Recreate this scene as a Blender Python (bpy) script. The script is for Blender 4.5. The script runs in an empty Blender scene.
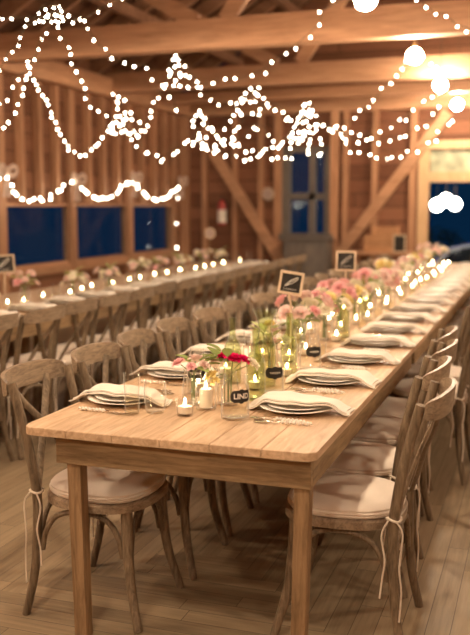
import bpy, bmesh, math, random
from mathutils import Vector, Matrix
R = math.radians
PI = math.pi
rnd = random.Random(7)
scene = bpy.context.scene
C = scene.collection

# ------------------------------------------------------------------ camera
F_PX, CX, CY = 880.0, 235.0, 317.5
CAM_Z = 1.5
PITCH = math.atan(112.0 / F_PX)
YAW = math.atan(310.0 * math.cos(PITCH) / F_PX)
cam_data = bpy.data.cameras.new('camera')
cam = bpy.data.objects.new('camera', cam_data)
C.objects.link(cam)
cam.location = (0, 0, CAM_Z)
cam.rotation_euler = (PI / 2 - PITCH, 0, YAW)
cam_data.sensor_fit = 'VERTICAL'
cam_data.sensor_height = 36.0
cam_data.lens = 36.0 * F_PX / 635.0
cam_data.dof.use_dof = True
cam_data.dof.focus_distance = 3.15
cam_data.dof.aperture_fstop = 2.0
scene.camera = cam
CAM_M = cam.rotation_euler.to_matrix()


def ray(px, py):
    return CAM_M @ Vector(((px - CX) / F_PX, -(py - CY) / F_PX, -1.0))


def atY(px, py, Y):
    d = ray(px, py)
    return Vector((0, 0, CAM_Z)) + d * (Y / d.y)


def atX(px, py, X):
    d = ray(px, py)
    return Vector((0, 0, CAM_Z)) + d * (X / d.x)


# ------------------------------------------------------------------ materials
def new_mat(name):
    m = bpy.data.materials.new(name)
    m.use_nodes = True
    nt = m.node_tree
    nt.nodes.clear()
    out = nt.nodes.new('ShaderNodeOutputMaterial')
    return m, nt, out


def N(nt, t, **kw):
    n = nt.nodes.new(t)
    for k, v in kw.items():
        setattr(n, k, v)
    return n


def L(nt, a, b):
    nt.links.new(a, b)


def math_node(nt, op, a, b=None, c=None):
    n = N(nt, 'ShaderNodeMath', operation=op)
    for i, v in enumerate((a, b, c)):
        if v is None:
            continue
        if isinstance(v, (int, float)):
            n.inputs[i].default_value = v
        else:
            L(nt, v, n.inputs[i])
    return n.outputs[0]


def mix_col(nt, fac, a, b, blend='MIX'):
    n = N(nt, 'ShaderNodeMix', data_type='RGBA', blend_type=blend)
    for idx, v in ((0, fac), (6, a), (7, b)):
        if isinstance(v, (int, float)):
            n.inputs[idx].default_value = v
        elif isinstance(v, tuple):
            n.inputs[idx].default_value = (v[0], v[1], v[2], 1)
        else:
            L(nt, v, n.inputs[idx])
    return n.outputs[2]


def ramp(nt, fac, stops):
    n = N(nt, 'ShaderNodeValToRGB')
    el = n.color_ramp.elements
    while len(el) < len(stops):
        el.new(0.5)
    for e, (p, c) in zip(el, stops):
        e.position = p
        e.color = (c[0], c[1], c[2], 1)
    L(nt, fac, n.inputs[0])
    return n.outputs[0]


def principled(nt, out, col, rough=0.5, spec=0.4, bump=None, bump_str=0.2, bump_dist=0.002):
    p = N(nt, 'ShaderNodeBsdfPrincipled')
    if isinstance(col, tuple):
        p.inputs['Base Color'].default_value = (col[0], col[1], col[2], 1)
    else:
        L(nt, col, p.inputs['Base Color'])
    if isinstance(rough, (int, float)):
        p.inputs['Roughness'].default_value = rough
    else:
        L(nt, rough, p.inputs['Roughness'])
    p.inputs['Specular IOR Level'].default_value = spec
    if bump is not None:
        b = N(nt, 'ShaderNodeBump')
        b.inputs['Strength'].default_value = bump_str
        b.inputs['Distance'].default_value = bump_dist
        L(nt, bump, b.inputs['Height'])
        L(nt, b.outputs[0], p.inputs['Normal'])
    L(nt, p.outputs[0], out.inputs[0])
    return p


def wood(name, dark, light, grain=(1, 1, 1), scale=14.0, rough=0.55, var=0.35, knots=True, spec=0.3):
    """grain: multiplies the coordinates; a small number along an axis runs the grain that way"""
    m, nt, out = new_mat(name)
    tc = N(nt, 'ShaderNodeTexCoord')
    mp = N(nt, 'ShaderNodeMapping')
    mp.inputs['Scale'].default_value = grain
    L(nt, tc.outputs['Object'], mp.inputs[0])
    oi = N(nt, 'ShaderNodeObjectInfo')
    sh = N(nt, 'ShaderNodeVectorMath', operation='ADD')
    L(nt, mp.outputs[0], sh.inputs[0])
    cb = N(nt, 'ShaderNodeCombineXYZ')
    r10 = math_node(nt, 'MULTIPLY', oi.outputs['Random'], 17.0)
    for i in range(3):
        L(nt, r10, cb.inputs[i])
    L(nt, cb.outputs[0], sh.inputs[1])
    n1 = N(nt, 'ShaderNodeTexNoise')
    n1.inputs['Scale'].default_value = scale
    n1.inputs['Detail'].default_value = 6
    n1.inputs['Roughness'].default_value = 0.65
    n1.inputs['Distortion'].default_value = 0.6
    L(nt, sh.outputs[0], n1.inputs[0])
    n2 = N(nt, 'ShaderNodeTexNoise')
    n2.inputs['Scale'].default_value = scale * 0.16
    n2.inputs['Detail'].default_value = 3
    L(nt, sh.outputs[0], n2.inputs[0])
    col = ramp(nt, n1.outputs[0], [(0.3, dark), (0.68, light)])
    f = math_node(nt, 'MULTIPLY_ADD', n2.outputs[0], var * 2, 1 - var)
    g = N(nt, 'ShaderNodeCombineColor')
    for i in range(3):
        L(nt, f, g.inputs[i])
    col = mix_col(nt, 1.0, col, g.outputs[0], 'MULTIPLY')
    hs = N(nt, 'ShaderNodeHueSaturation')
    L(nt, math_node(nt, 'MULTIPLY_ADD', oi.outputs['Random'], 0.24, 0.88), hs.inputs['Value'])
    L(nt, col, hs.inputs['Color'])
    principled(nt, out, hs.outputs[0], rough, spec, n1.outputs[0], 0.25, 0.003)
    return m


def plank_mat(name, dark, light, uv_axes, width, length, groove=0.03, rough=0.55, spec=0.35, floor=False):
    """boards laid side by side; uv_axes = (along, across) as indices of world X, Y, Z"""
    m, nt, out = new_mat(name)
    geo = N(nt, 'ShaderNodeNewGeometry')
    sep = N(nt, 'ShaderNodeSeparateXYZ')
    L(nt, geo.outputs['Position'], sep.inputs[0])
    ax = [sep.outputs[0], sep.outputs[1], sep.outputs[2]]
    along, across = ax[uv_axes[0]], ax[uv_axes[1]]
    if floor:
        # parquet with a mitred border: boards turn a right angle in steps
        st = math_node(nt, 'SNAP', ax[0], width)
        lim = math_node(nt, 'SUBTRACT', 3.42, math_node(nt, 'ABSOLUTE', math_node(nt, 'ADD', st, 1.27)))
        turned = math_node(nt, 'LESS_THAN', math_node(nt, 'SNAP', ax[1], width), lim)
        a2 = N(nt, 'ShaderNodeMix', data_type='FLOAT')
        L(nt, turned, a2.inputs[0]); L(nt, along, a2.inputs[2]); L(nt, across, a2.inputs[3])
        b2 = N(nt, 'ShaderNodeMix', data_type='FLOAT')
        L(nt, turned, b2.inputs[0]); L(nt, across, b2.inputs[2]); L(nt, along, b2.inputs[3])
        along, across = a2.outputs[0], b2.outputs[0]
    row = math_node(nt, 'FLOOR', math_node(nt, 'DIVIDE', across, width))
    frac = math_node(nt, 'FRACT', math_node(nt, 'DIVIDE', across, width))
    wn = N(nt, 'ShaderNodeTexWhiteNoise', noise_dimensions='1D')
    L(nt, row, wn.inputs['W'])
    al = math_node(nt, 'ADD', math_node(nt, 'DIVIDE', along, length), math_node(nt, 'MULTIPLY', wn.outputs[0], 7.0))
    seg = math_node(nt, 'FLOOR', al)
    sfr = math_node(nt, 'FRACT', al)
    wn2 = N(nt, 'ShaderNodeTexWhiteNoise', noise_dimensions='2D')
    cv = N(nt, 'ShaderNodeCombineXYZ')
    L(nt, row, cv.inputs[0]); L(nt, seg, cv.inputs[1])
    L(nt, cv.outputs[0], wn2.inputs[0])
    gv = N(nt, 'ShaderNodeCombineXYZ')
    L(nt, math_node(nt, 'MULTIPLY', along, 2.0), gv.inputs[0])
    L(nt, math_node(nt, 'MULTIPLY', across, 28.0), gv.inputs[1])
    L(nt, math_node(nt, 'MULTIPLY', wn2.outputs[0], 40.0), gv.inputs[2])
    n1 = N(nt, 'ShaderNodeTexNoise')
    n1.inputs['Scale'].default_value = 1.6
    n1.inputs['Detail'].default_value = 6
    n1.inputs['Roughness'].default_value = 0.65
    L(nt, gv.outputs[0], n1.inputs[0])
    fac = math_node(nt, 'ADD', math_node(nt, 'MULTIPLY', n1.outputs[0], 0.75), math_node(nt, 'MULTIPLY_ADD', wn2.outputs[0], 0.3 if floor else 0.5, -0.02 if floor else -0.12))
    col = ramp(nt, fac, [(0.2, dark), (0.8, light)])
    e1 = math_node(nt, 'LESS_THAN', frac, groove)
    e2 = math_node(nt, 'LESS_THAN', sfr, groove * width / length)
    edge = math_node(nt, 'MAXIMUM', e1, e2)
    col = mix_col(nt, edge, col, tuple(q * (.6 if floor else .3) for q in dark))
    principled(nt, out, col, rough, spec, math_node(nt, 'SUBTRACT', n1.outputs[0], math_node(nt, 'MULTIPLY', edge, 2.0)), 0.3, 0.003)
    return m


def plain(name, col, rough=0.6, spec=0.3, noise=0.0, scale=30, metal=0.0, sheen=0.0):
    m, nt, out = new_mat(name)
    c = col
    b = None
    if noise:
        tc = N(nt, 'ShaderNodeTexCoord')
        n1 = N(nt, 'ShaderNodeTexNoise')
        n1.inputs['Scale'].default_value = scale
        n1.inputs['Detail'].default_value = 4
        L(nt, tc.outputs['Object'], n1.inputs[0])
        c = ramp(nt, n1.outputs[0], [(0.25, tuple(x * (1 - noise) for x in col)), (0.75, tuple(min(1, x * (1 + noise)) for x in col))])
        b = n1.outputs[0]
    p = principled(nt, out, c, rough, spec, b, 0.15, 0.002)
    p.inputs['Metallic'].default_value = metal
    if sheen:
        p.inputs['Sheen Weight'].default_value = sheen
    return m


def linen(name, col):
    m, nt, out = new_mat(name)
    tc = N(nt, 'ShaderNodeTexCoord')
    w1 = N(nt, 'ShaderNodeTexWave', bands_direction='X')
    w1.inputs['Scale'].default_value = 160
    w1.inputs['Distortion'].default_value = 1.5
    w2 = N(nt, 'ShaderNodeTexWave', bands_direction='Y')
    w2.inputs['Scale'].default_value = 160
    w2.inputs['Distortion'].default_value = 1.5
    n1 = N(nt, 'ShaderNodeTexNoise')
    n1.inputs['Scale'].default_value = 9
    n1.inputs['Detail'].default_value = 5
    for w in (w1, w2, n1):
        L(nt, tc.outputs['Object'], w.inputs[0])
    weave = math_node(nt, 'MULTIPLY', w1.outputs['Fac'], w2.outputs['Fac'])
    f = math_node(nt, 'ADD', math_node(nt, 'MULTIPLY', weave, 0.4), math_node(nt, 'MULTIPLY', n1.outputs[0], 0.6))
    c = ramp(nt, f, [(0.15, tuple(x * .84 for x in col)), (0.75, col)])
    p = principled(nt, out, c, 0.85, 0.1, f, 0.2, 0.001)
    p.inputs['Sheen Weight'].default_value = 0.15
    return m


def emit(name, col, strength):
    m, nt, out = new_mat(name)
    e = N(nt, 'ShaderNodeEmission')
    e.inputs[0].default_value = (*col, 1)
    e.inputs[1].default_value = strength
    L(nt, e.outputs[0], out.inputs[0])
    return m


def thin_glass(name, tint=(0.99, 0.985, 0.975), rough=0.13, ior=1.45, rim_glint=1.1):
    m, nt, out = new_mat(name)
    t = N(nt, 'ShaderNodeBsdfTransparent')
    t.inputs[0].default_value = (*tint, 1)
    g = N(nt, 'ShaderNodeBsdfGlossy')
    g.inputs['Roughness'].default_value = rough
    lw = N(nt, 'ShaderNodeLayerWeight')
    fac = math_node(nt, 'MULTIPLY_ADD', math_node(nt, 'POWER', lw.outputs['Facing'], 4.0), (ior - 1) * 1.0, 0.03)
    mx = N(nt, 'ShaderNodeMixShader')
    L(nt, fac, mx.inputs[0])
    L(nt, t.outputs[0], mx.inputs[1])
    L(nt, g.outputs[0], mx.inputs[2])
    d = N(nt, 'ShaderNodeBsdfDiffuse')  # pale diffuse at grazing edges paints in the bright rim highlights
    d.inputs[0].default_value = (0.95, 0.93, 0.9, 1)
    m2 = N(nt, 'ShaderNodeMixShader')
    L(nt, math_node(nt, 'MULTIPLY', math_node(nt, 'POWER', lw.outputs['Facing'], 4.0), (ior - 1) * rim_glint), m2.inputs[0])
    L(nt, mx.outputs[0], m2.inputs[1])
    L(nt, d.outputs[0], m2.inputs[2])
    L(nt, m2.outputs[0], out.inputs[0])
    return m


def cloth_trans(name, col, trans):
    m, nt, out = new_mat(name)
    d = N(nt, 'ShaderNodeBsdfDiffuse')
    d.inputs[0].default_value = (*col, 1)
    t = N(nt, 'ShaderNodeBsdfTranslucent')
    t.inputs[0].default_value = (*col, 1)
    mx = N(nt, 'ShaderNodeMixShader')
    mx.inputs[0].default_value = trans
    L(nt, d.outputs[0], mx.inputs[1]); L(nt, t.outputs[0], mx.inputs[2])
    L(nt, mx.outputs[0], out.inputs[0])
    return m


M = {}
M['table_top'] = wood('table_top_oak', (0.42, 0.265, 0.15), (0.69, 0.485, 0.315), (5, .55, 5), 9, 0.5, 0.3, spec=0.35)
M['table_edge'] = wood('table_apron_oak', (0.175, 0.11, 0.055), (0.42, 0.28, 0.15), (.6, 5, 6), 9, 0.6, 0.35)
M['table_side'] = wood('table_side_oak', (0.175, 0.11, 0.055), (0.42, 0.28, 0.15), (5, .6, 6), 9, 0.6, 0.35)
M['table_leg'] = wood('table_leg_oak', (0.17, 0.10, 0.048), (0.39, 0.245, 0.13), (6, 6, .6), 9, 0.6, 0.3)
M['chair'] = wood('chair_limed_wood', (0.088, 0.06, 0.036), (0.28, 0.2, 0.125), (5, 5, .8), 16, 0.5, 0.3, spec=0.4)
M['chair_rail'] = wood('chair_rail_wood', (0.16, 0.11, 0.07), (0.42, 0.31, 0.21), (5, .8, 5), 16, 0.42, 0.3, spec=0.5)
M['cushion'] = linen('cushion_cotton', (0.88, 0.76, 0.64))
M['tie'] = linen('tie_cotton', (0.80, 0.68, 0.55))
M['napkin'] = linen('napkin_linen', (0.92, 0.84, 0.73))
M['plate'] = plain('white_china', (0.88, 0.82, 0.73), 0.38, 0.35)
M['silver'] = plain('silver', (0.75, 0.68, 0.58), 0.25, 0.5, metal=1.0)
M['twist'] = plain('pearl_handle', (0.88, 0.80, 0.70), 0.3, 0.5, noise=0.2, scale=80)
M['bronze'] = plain('dark_bronze', (0.28, 0.16, 0.08), 0.35, 0.5, metal=0.8)
M['glass'] = thin_glass('clear_glass')
M['pane'] = thin_glass('window_pane', (0.9, 0.95, 0.97), 0.05, 1.1, 0)
M['green_glass'] = thin_glass('pale_green_glass', (0.90, 0.93, 0.80))
M['champagne'] = thin_glass('champagne', (0.99, 0.965, 0.88), 0.08, 1.12)
M['water'] = thin_glass('water', (0.99, 0.99, 0.97), 0.08, 1.12)
M['wax'] = plain('candle_wax', (0.88, 0.80, 0.66), 0.5, 0.3)
M['flame'] = emit('flame', (1.0, 0.76, 0.42), 75)
M['fairy'] = emit('fairy_bulb', (1.0, 0.90, 0.70), 30)
M['globe'] = emit('globe_bulb', (1.0, 0.79, 0.56), 500)
M['lantern'] = emit('lantern_bulb', (1.0, 0.92, 0.78), 40)
M['wire'] = plain('string_wire', (0.10, 0.07, 0.04), 0.6)
M['slate'] = plain('chalkboard', (0.035, 0.03, 0.026), 0.7, 0.2, noise=0.3, scale=20)
M['chalk'] = plain('chalk', (0.85, 0.80, 0.72), 0.9, 0.1)
M['frame'] = wood('sign_frame_wood', (0.5, 0.36, 0.24), (0.72, 0.56, 0.40), (5, 5, 1), 14, 0.6, 0.2)
M['pink'] = cloth_trans('pink_petals', (0.93, 0.58, 0.58), 0.3)
M['blush'] = cloth_trans('blush_petals', (0.95, 0.76, 0.70), 0.3)
M['cream'] = cloth_trans('cream_petals', (0.96, 0.90, 0.76), 0.3)
M['yellow'] = cloth_trans('yellow_petals', (0.92, 0.78, 0.38), 0.3)
M['red'] = cloth_trans('crimson_petals', (0.80, 0.02, 0.16), 0.2)
M['leaf'] = cloth_trans('leaf_green', (0.30, 0.36, 0.13), 0.3)
M['pale_leaf'] = cloth_trans('pale_leaf', (0.56, 0.60, 0.30), 0.3)
M['night_leaf'] = cloth_trans('garden_leaf', (0.16, 0.20, 0.06), 0.3)
M['stem'] = plain('stem_green', (0.20, 0.26, 0.10), 0.6)
M['floor'] = plank_mat('parquet', (0.16, 0.112, 0.065), (0.41, 0.30, 0.185), (1, 0), 0.085, 1.3, 0.03, 0.5, 0.35, floor=True)
M['wall_back'] = plank_mat('barn_boards_back', (0.13, 0.052, 0.028), (0.27, 0.12, 0.066), (0, 2), 0.21, 2.6, 0.05, 0.7, 0.2)
M['wall_left'] = plank_mat('barn_boards_left', (0.15, 0.062, 0.033), (0.30, 0.137, 0.075), (1, 2), 0.21, 2.6, 0.05, 0.7, 0.2)
M['roof'] = plank_mat('roof_boards', (0.10, 0.046, 0.026), (0.21, 0.10, 0.058), (1, 0), 0.16, 3.0, 0.06, 0.75, 0.2)
M['beam_x'] = wood('beam_fir', (0.36, 0.18, 0.095), (0.57, 0.315, 0.18), (.5, 5, 6), 5, 0.6, 0.35)
M['beam_y'] = wood('plate_fir', (0.36, 0.18, 0.095), (0.57, 0.315, 0.18), (5, .5, 6), 5, 0.6, 0.35)
M['stud'] = wood('stud_fir', (0.31, 0.15, 0.08), (0.54, 0.29, 0.16), (6, 6, .5), 5, 0.6, 0.35)
M['rafter'] = wood('rafter_fir', (0.20, 0.10, 0.055), (0.36, 0.19, 0.11), (.7, 5, .7), 5, 0.65, 0.35)
M['door_trim'] = wood('door_trim_pine', (0.58, 0.36, 0.19), (0.76, 0.52, 0.30), (6, 6, .6), 5, 0.55, 0.2)
M['grey_wood'] = wood('grey_painted_wood', (0.12, 0.10, 0.085), (0.20, 0.17, 0.145), (5, 5, .8), 8, 0.6, 0.25)
M['crate'] = wood('crate_pine', (0.40, 0.19, 0.085), (0.60, 0.33, 0.17), (.7, 5, 5), 9, 0.65, 0.3)
M['red_paint'] = plain('red_enamel', (0.42, 0.05, 0.04), 0.3, 0.5)
M['white_label'] = plain('white_label', (0.80, 0.70, 0.60), 0.6)
M['plaque'] = plain('faded_plaque', (0.42, 0.30, 0.25), 0.7)
M['black'] = plain('black_rubber', (0.03, 0.025, 0.02), 0.5)
M['tulle'] = cloth_trans('white_tulle', (0.86, 0.72, 0.62), 0.5)
M['car_blue'] = plain('blue_paint', (0.02, 0.06, 0.30), 0.25, 0.6)
M['chrome'] = plain('pale_trim', (0.62, 0.66, 0.74), 0.4, 0.5)
M['car_glass'] = plain('dark_car_glass', (0.01, 0.014, 0.02), 0.08, 0.6)
M['ground'] = plain('dark_lawn', (0.05, 0.055, 0.03), 0.9, 0.1, noise=0.4, scale=4)
M['frosted'] = plain('frosted_glass', (0.42, 0.44, 0.30), 0.35, 0.4, noise=0.5, scale=5)
M['brass'] = plain('brass_socket', (0.35, 0.24, 0.12), 0.4, 0.5, metal=0.9)


# ------------------------------------------------------------------ mesh helpers
class MB:
    def __init__(s):
        s.bm = bmesh.new()

    def box(s, x0, x1, y0, y1, z0, z1, mtx=None):
        vs = [s.bm.verts.new((x, y, z)) for x in (x0, x1) for y in (y0, y1) for z in (z0, z1)]
        for f in ((0, 1, 3, 2), (4, 6, 7, 5), (0, 4, 5, 1), (2, 3, 7, 6), (0, 2, 6, 4), (1, 5, 7, 3)):
            s.bm.faces.new([vs[i] for i in f])
        if mtx:
            for v in vs:
                v.co = mtx @ v.co
        return s

    def bar(s, a, b, w, h, up=(0, 0, 1)):
        """a straight timber from a to b, w wide and h tall"""
        a, b = Vector(a), Vector(b)
        d = (b - a)
        ln = d.length
        d.normalize()
        side = d.cross(Vector(up))
        if side.length < 1e-4:
            side = d.cross(Vector((0, 1, 0)))
        side.normalize()
        u = side.cross(d).normalized()
        m = Matrix((side, d, u)).transposed().to_4x4()
        m.translation = a
        return s.box(-w / 2, w / 2, 0, ln, -h / 2, h / 2, m)

    def tube(s, pts, rad, seg=8, flat=1.0, cap=True, closed=False, up=None):
        pts = [Vector(p) for p in pts]
        n = len(pts)
        if isinstance(rad, (int, float)):
            rad = [rad] * n
        rings = []
        prev = None
        for i, p in enumerate(pts):
            if closed:
                t = pts[(i + 1) % n] - pts[i - 1]
            else:
                t = pts[min(i + 1, n - 1)] - pts[max(i - 1, 0)]
            t.normalize()
            if prev is None:
                ref = Vector(up) if up else (Vector((0, 0, 1)) if abs(t.z) < 0.9 else Vector((0, 1, 0)))
            else:
                ref = prev
            a = (ref - t * ref.dot(t)).normalized()
            b = t.cross(a)
            prev = a
            rings.append([s.bm.verts.new(p + (a * math.cos(2 * PI * k / seg) + b * math.sin(2 * PI * k / seg) * flat) * rad[i]) for k in range(seg)])
        for i in range(n if closed else n - 1):
            r0, r1 = rings[i], rings[(i + 1) % n]
            for k in range(seg):
                s.bm.faces.new((r0[k], r0[(k + 1) % seg], r1[(k + 1) % seg], r1[k]))
        if cap and not closed:
            s.bm.faces.new(rings[0][::-1])
            s.bm.faces.new(rings[-1])
        return s

    def lathe(s, prof, seg=24, c=(0, 0, 0)):
        c = Vector(c)
        rings = []
        for r, z in prof:
            if r < 1e-6:
                rings.append([s.bm.verts.new(c + Vector((0, 0, z)))])
            else:
                rings.append([s.bm.verts.new(c + Vector((r * math.cos(2 * PI * k / seg), r * math.sin(2 * PI * k / seg), z))) for k in range(seg)])
        for a, b in zip(rings[:-1], rings[1:]):
            for k in range(seg):
                k2 = (k + 1) % seg
                if len(a) == 1 and len(b) == 1:
                    continue
                if len(a) == 1:
                    s.bm.faces.new((a[0], b[k2], b[k]))
                elif len(b) == 1:
                    s.bm.faces.new((a[k], a[k2], b[0]))
                else:
                    s.bm.faces.new((a[k], a[k2], b[k2], b[k]))
        return s

    def prism(s, poly, z0, z1):
        lo = [s.bm.verts.new((x, y, z0)) for x, y in poly]
        hi = [s.bm.verts.new((x, y, z1)) for x, y in poly]
        s.bm.faces.new(lo[::-1])
        s.bm.faces.new(hi)
        n = len(poly)
        for i in range(n):
            s.bm.faces.new((lo[i], lo[(i + 1) % n], hi[(i + 1) % n], hi[i]))
        return s

    def grid(s, fn, nu, nv, thick=0.0):
        """a sheet fn(u, v) for u, v in 0..1; thick gives it an underside"""
        top = [[s.bm.verts.new(fn(i / nu, j / nv)) for j in range(nv + 1)] for i in range(nu + 1)]
        for i in range(nu):
            for j in range(nv):
                s.bm.faces.new((top[i][j], top[i + 1][j], top[i + 1][j + 1], top[i][j + 1]))
        if thick:
            bot = [[s.bm.verts.new(v.co - Vector((0, 0, thick))) for v in row] for row in top]
            for i in range(nu):
                for j in range(nv):
                    s.bm.faces.new((bot[i][j], bot[i][j + 1], bot[i + 1][j + 1], bot[i + 1][j]))
            edge = [(i, 0) for i in range(nu)] + [(nu, j) for j in range(nv)] + [(i, nv) for i in range(nu, 0, -1)] + [(0, j) for j in range(nv, 0, -1)]
            for k in range(len(edge)):
                a, b = edge[k], edge[(k + 1) % len(edge)]
                s.bm.faces.new((top[b[0]][b[1]], top[a[0]][a[1]], bot[a[0]][a[1]], bot[b[0]][b[1]]))
        return s

    def mesh(s, name, mat, smooth=True, bevel=0.0):
        if bevel:
            bmesh.ops.bevel(s.bm, geom=list(s.bm.edges), offset=bevel, segments=2, affect='EDGES', profile=0.6)
        bmesh.ops.recalc_face_normals(s.bm, faces=list(s.bm.faces))
        me = bpy.data.meshes.new(name)
        s.bm.to_mesh(me)
        s.bm.free()
        me.materials.append(mat)
        if smooth:
            me.polygons.foreach_set('use_smooth', [True] * len(me.polygons))
            try:
                me.set_sharp_from_angle(angle=R(40))
            except Exception:
                pass
        return me

    def build(s, name, mat, parent=None, smooth=True, bevel=0.0, loc=None):
        return link(name, s.mesh(name, mat, smooth, bevel), parent, loc)


def link(name, me, parent=None, loc=None, rz=None):
    o = bpy.data.objects.new(name, me)
    C.objects.link(o)
    if parent:
        o.parent = parent
    if loc is not None:
        o.location = loc
    if rz is not None:
        o.rotation_euler = (0, 0, rz)
    return o


def tag(o, label=None, cat=None, group=None, kind=None):
    if label:
        o['label'] = label
    if cat:
        o['category'] = cat
    if group:
        o['group'] = group
    if kind:
        o['kind'] = kind
    return o


def thing(name, label, cat, loc=(0, 0, 0), rz=0, group=None):
    o = bpy.data.objects.new(name, None)
    o.empty_display_size = 0.1
    C.objects.link(o)
    o.location = loc
    o.rotation_euler = (0, 0, rz)
    return tag(o, label, cat, group)


def dup(root, loc, rz, label, group=None):
    r = root.copy()
    C.objects.link(r)
    r.location = loc
    r.rotation_euler = (0, 0, rz)
    r['label'] = label
    if group:
        r['group'] = group
    for ch in list(root.children):
        c = ch.copy()
        C.objects.link(c)
        c.parent = r
        for g in ch.children:
            d = g.copy()
            C.objects.link(d)
            d.parent = c
    return r


ORD = ['first', 'second', 'third', 'fourth', 'fifth', 'sixth', 'seventh', 'eighth', 'ninth', 'tenth', 'eleventh', 'twelfth',
       'thirteenth', 'fourteenth', 'fifteenth', 'sixteenth', 'seventeenth', 'eighteenth', 'nineteenth', 'twentieth',
       'twenty-first', 'twenty-second', 'twenty-third', 'twenty-fourth', 'twenty-fifth', 'twenty-sixth']
n_trim = [0]


def trim(mb, mat, label=None, bevel=0.0):
    n_trim[0] += 1
    o = mb.build('trim_%d' % n_trim[0], mat, None, False, bevel)
    return tag(o, label, None, None, 'structure')


def smooth_path(pts, n):
    """Catmull-Rom through pts, n samples per span"""
    pts = [Vector(p) for p in pts]
    P = [pts[0] * 2 - pts[1]] + pts + [pts[-1] * 2 - pts[-2]]
    out = []
    for i in range(1, len(P) - 2):
        p0, p1, p2, p3 = P[i - 1:i + 3]
        for k in range(n):
            t = k / n
            out.append(0.5 * ((2 * p1) + (p2 - p0) * t + (2 * p0 - 5 * p1 + 4 * p2 - p3) * t * t + (3 * p1 - p0 - 3 * p2 + p3) * t ** 3))
    out.append(pts[-1])
    return out


# ------------------------------------------------------------------ the barn
XL, XR, YB, YF = -5.6, 4.6, 13.4, -3.5
EAVE, RIDGE_X, RIDGE_Z = 3.25, -0.5, 6.3
tag(MB().box(XL - .2, XR + .2, YF - .2, YB + .2, -0.1, 0).build('floor', M['floor'], None, False), 'worn brown parquet floor with a mitred border', None, None, 'structure')

# left wall with three openings in view and more toward the camera
posts_y = [atX(u, 205, XL).y for u in (-2, 69.5, 127, 172)]
PY = [posts_y[0] - 1.75 * 4, posts_y[0] - 1.75 * 3, posts_y[0] - 1.75 * 2, posts_y[0] - 1.75] + posts_y
WZ0, WZ1 = 0.80, 1.505
w = MB()
w.box(XL - .12, XL, YF, YB, 0, WZ0)
w.box(XL - .12, XL, YF, YB, WZ1, EAVE + .1)
w.box(XL - .12, XL, YF, PY[0], WZ0, WZ1)
w.box(XL - .12, XL, PY[-1], YB, WZ0, WZ1)
tag(w.build('wall_left', M['wall_left'], None, False), 'reddish board barn wall with a row of dark windows', None, None, 'structure')
for i in range(7):
    y0, y1 = PY[i], PY[i + 1]
    wd = MB()
    t = 0.015
    wd.box(XL - .10, XL + .02, y0, y1, WZ0 - .02, WZ0 + t)
    wd.box(XL - .10, XL + .02, y0, y1, WZ1 - t, WZ1 + .02)
    wd.box(XL - .09, XL + .01, y0, y0 + .02, WZ0 + t, WZ1 - t)
    wd.box(XL - .09, XL + .01, y1 - .02, y1, WZ0 + t, WZ1 - t)
    wo = wd.build('window_%d' % (i + 1), M['beam_y'], None, False)
    tag(wo, None, None, None, 'structure')
    MB().box(XL - .06, XL - .052, y0 + .02, y1 - .02, WZ0 + t, WZ1 - t).build('pane', M['pane'], wo, False)
for y in PY:
    trim(MB().box(XL, XL + .06, y - .075, y + .075, 0, EAVE - .1), M['stud'], 'square wooden post between the windows')
# thinner studs above the windows
for i in range(7):
    for k in (1, 2, 3):
        y = PY[i] + (PY[i + 1] - PY[i]) * k / 4
        trim(MB().box(XL, XL + .09, y - .035, y + .035, WZ1 + .03, EAVE - .1), M['stud'])
trim(MB().box(XL, XL + .05, PY[0], YB, WZ0 - .11, WZ0 - .02), M['beam_y'], 'sill board under the windows')
trim(MB().box(XL, XL + .2, YF, YB, EAVE - .34, EAVE - .1), M['beam_y'], 'top plate along the window wall')

# back wall with a window and a doorway
xw0, xw1 = atY(287, 200, YB).x, atY(328, 200, YB).x
zw0, zw1 = atY(300, 236, YB).z, atY(300, 150, YB).z
xd0 = atY(429, 200, YB).x
xd1 = xd0 + 1.9
zd1 = atY(440, 182, YB).z
zt0, zt1 = atY(440, 172, YB).z, atY(440, 149, YB).z
w = MB()
w.box(XL, xw0, YB, YB + .12, 0, EAVE)
w.box(xw0, xw1, YB, YB + .12, 0, zw0)
w.box(xw0, xw1, YB, YB + .12, zw1, EAVE)
w.box(xw1, xd0, YB, YB + .12, 0, EAVE)
w.box(xd0, xd1, YB, YB + .12, zt1, EAVE)
w.box(xd1, XR, YB, YB + .12, 0, EAVE)
tag(w.build('wall_back', M['wall_back'], None, False), 'reddish board gable wall with diagonal braces', None, None, 'structure')
g = MB()
vs = [g.bm.verts.new(p) for p in ((XL, YB, EAVE), (XR, YB, EAVE), (RIDGE_X, YB, RIDGE_Z + .1), (XL, YB + .12, EAVE), (XR, YB + .12, EAVE), (RIDGE_X, YB + .12, RIDGE_Z + .1))]
for f in ((0, 1, 2), (3, 5, 4), (0, 3, 4, 1), (1, 4, 5, 2), (2, 5, 3, 0)):
    g.bm.faces.new([vs[i] for i in f])
tag(g.build('wall_gable', M['wall_back'], None, False), None, None, None, 'structure')
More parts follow.
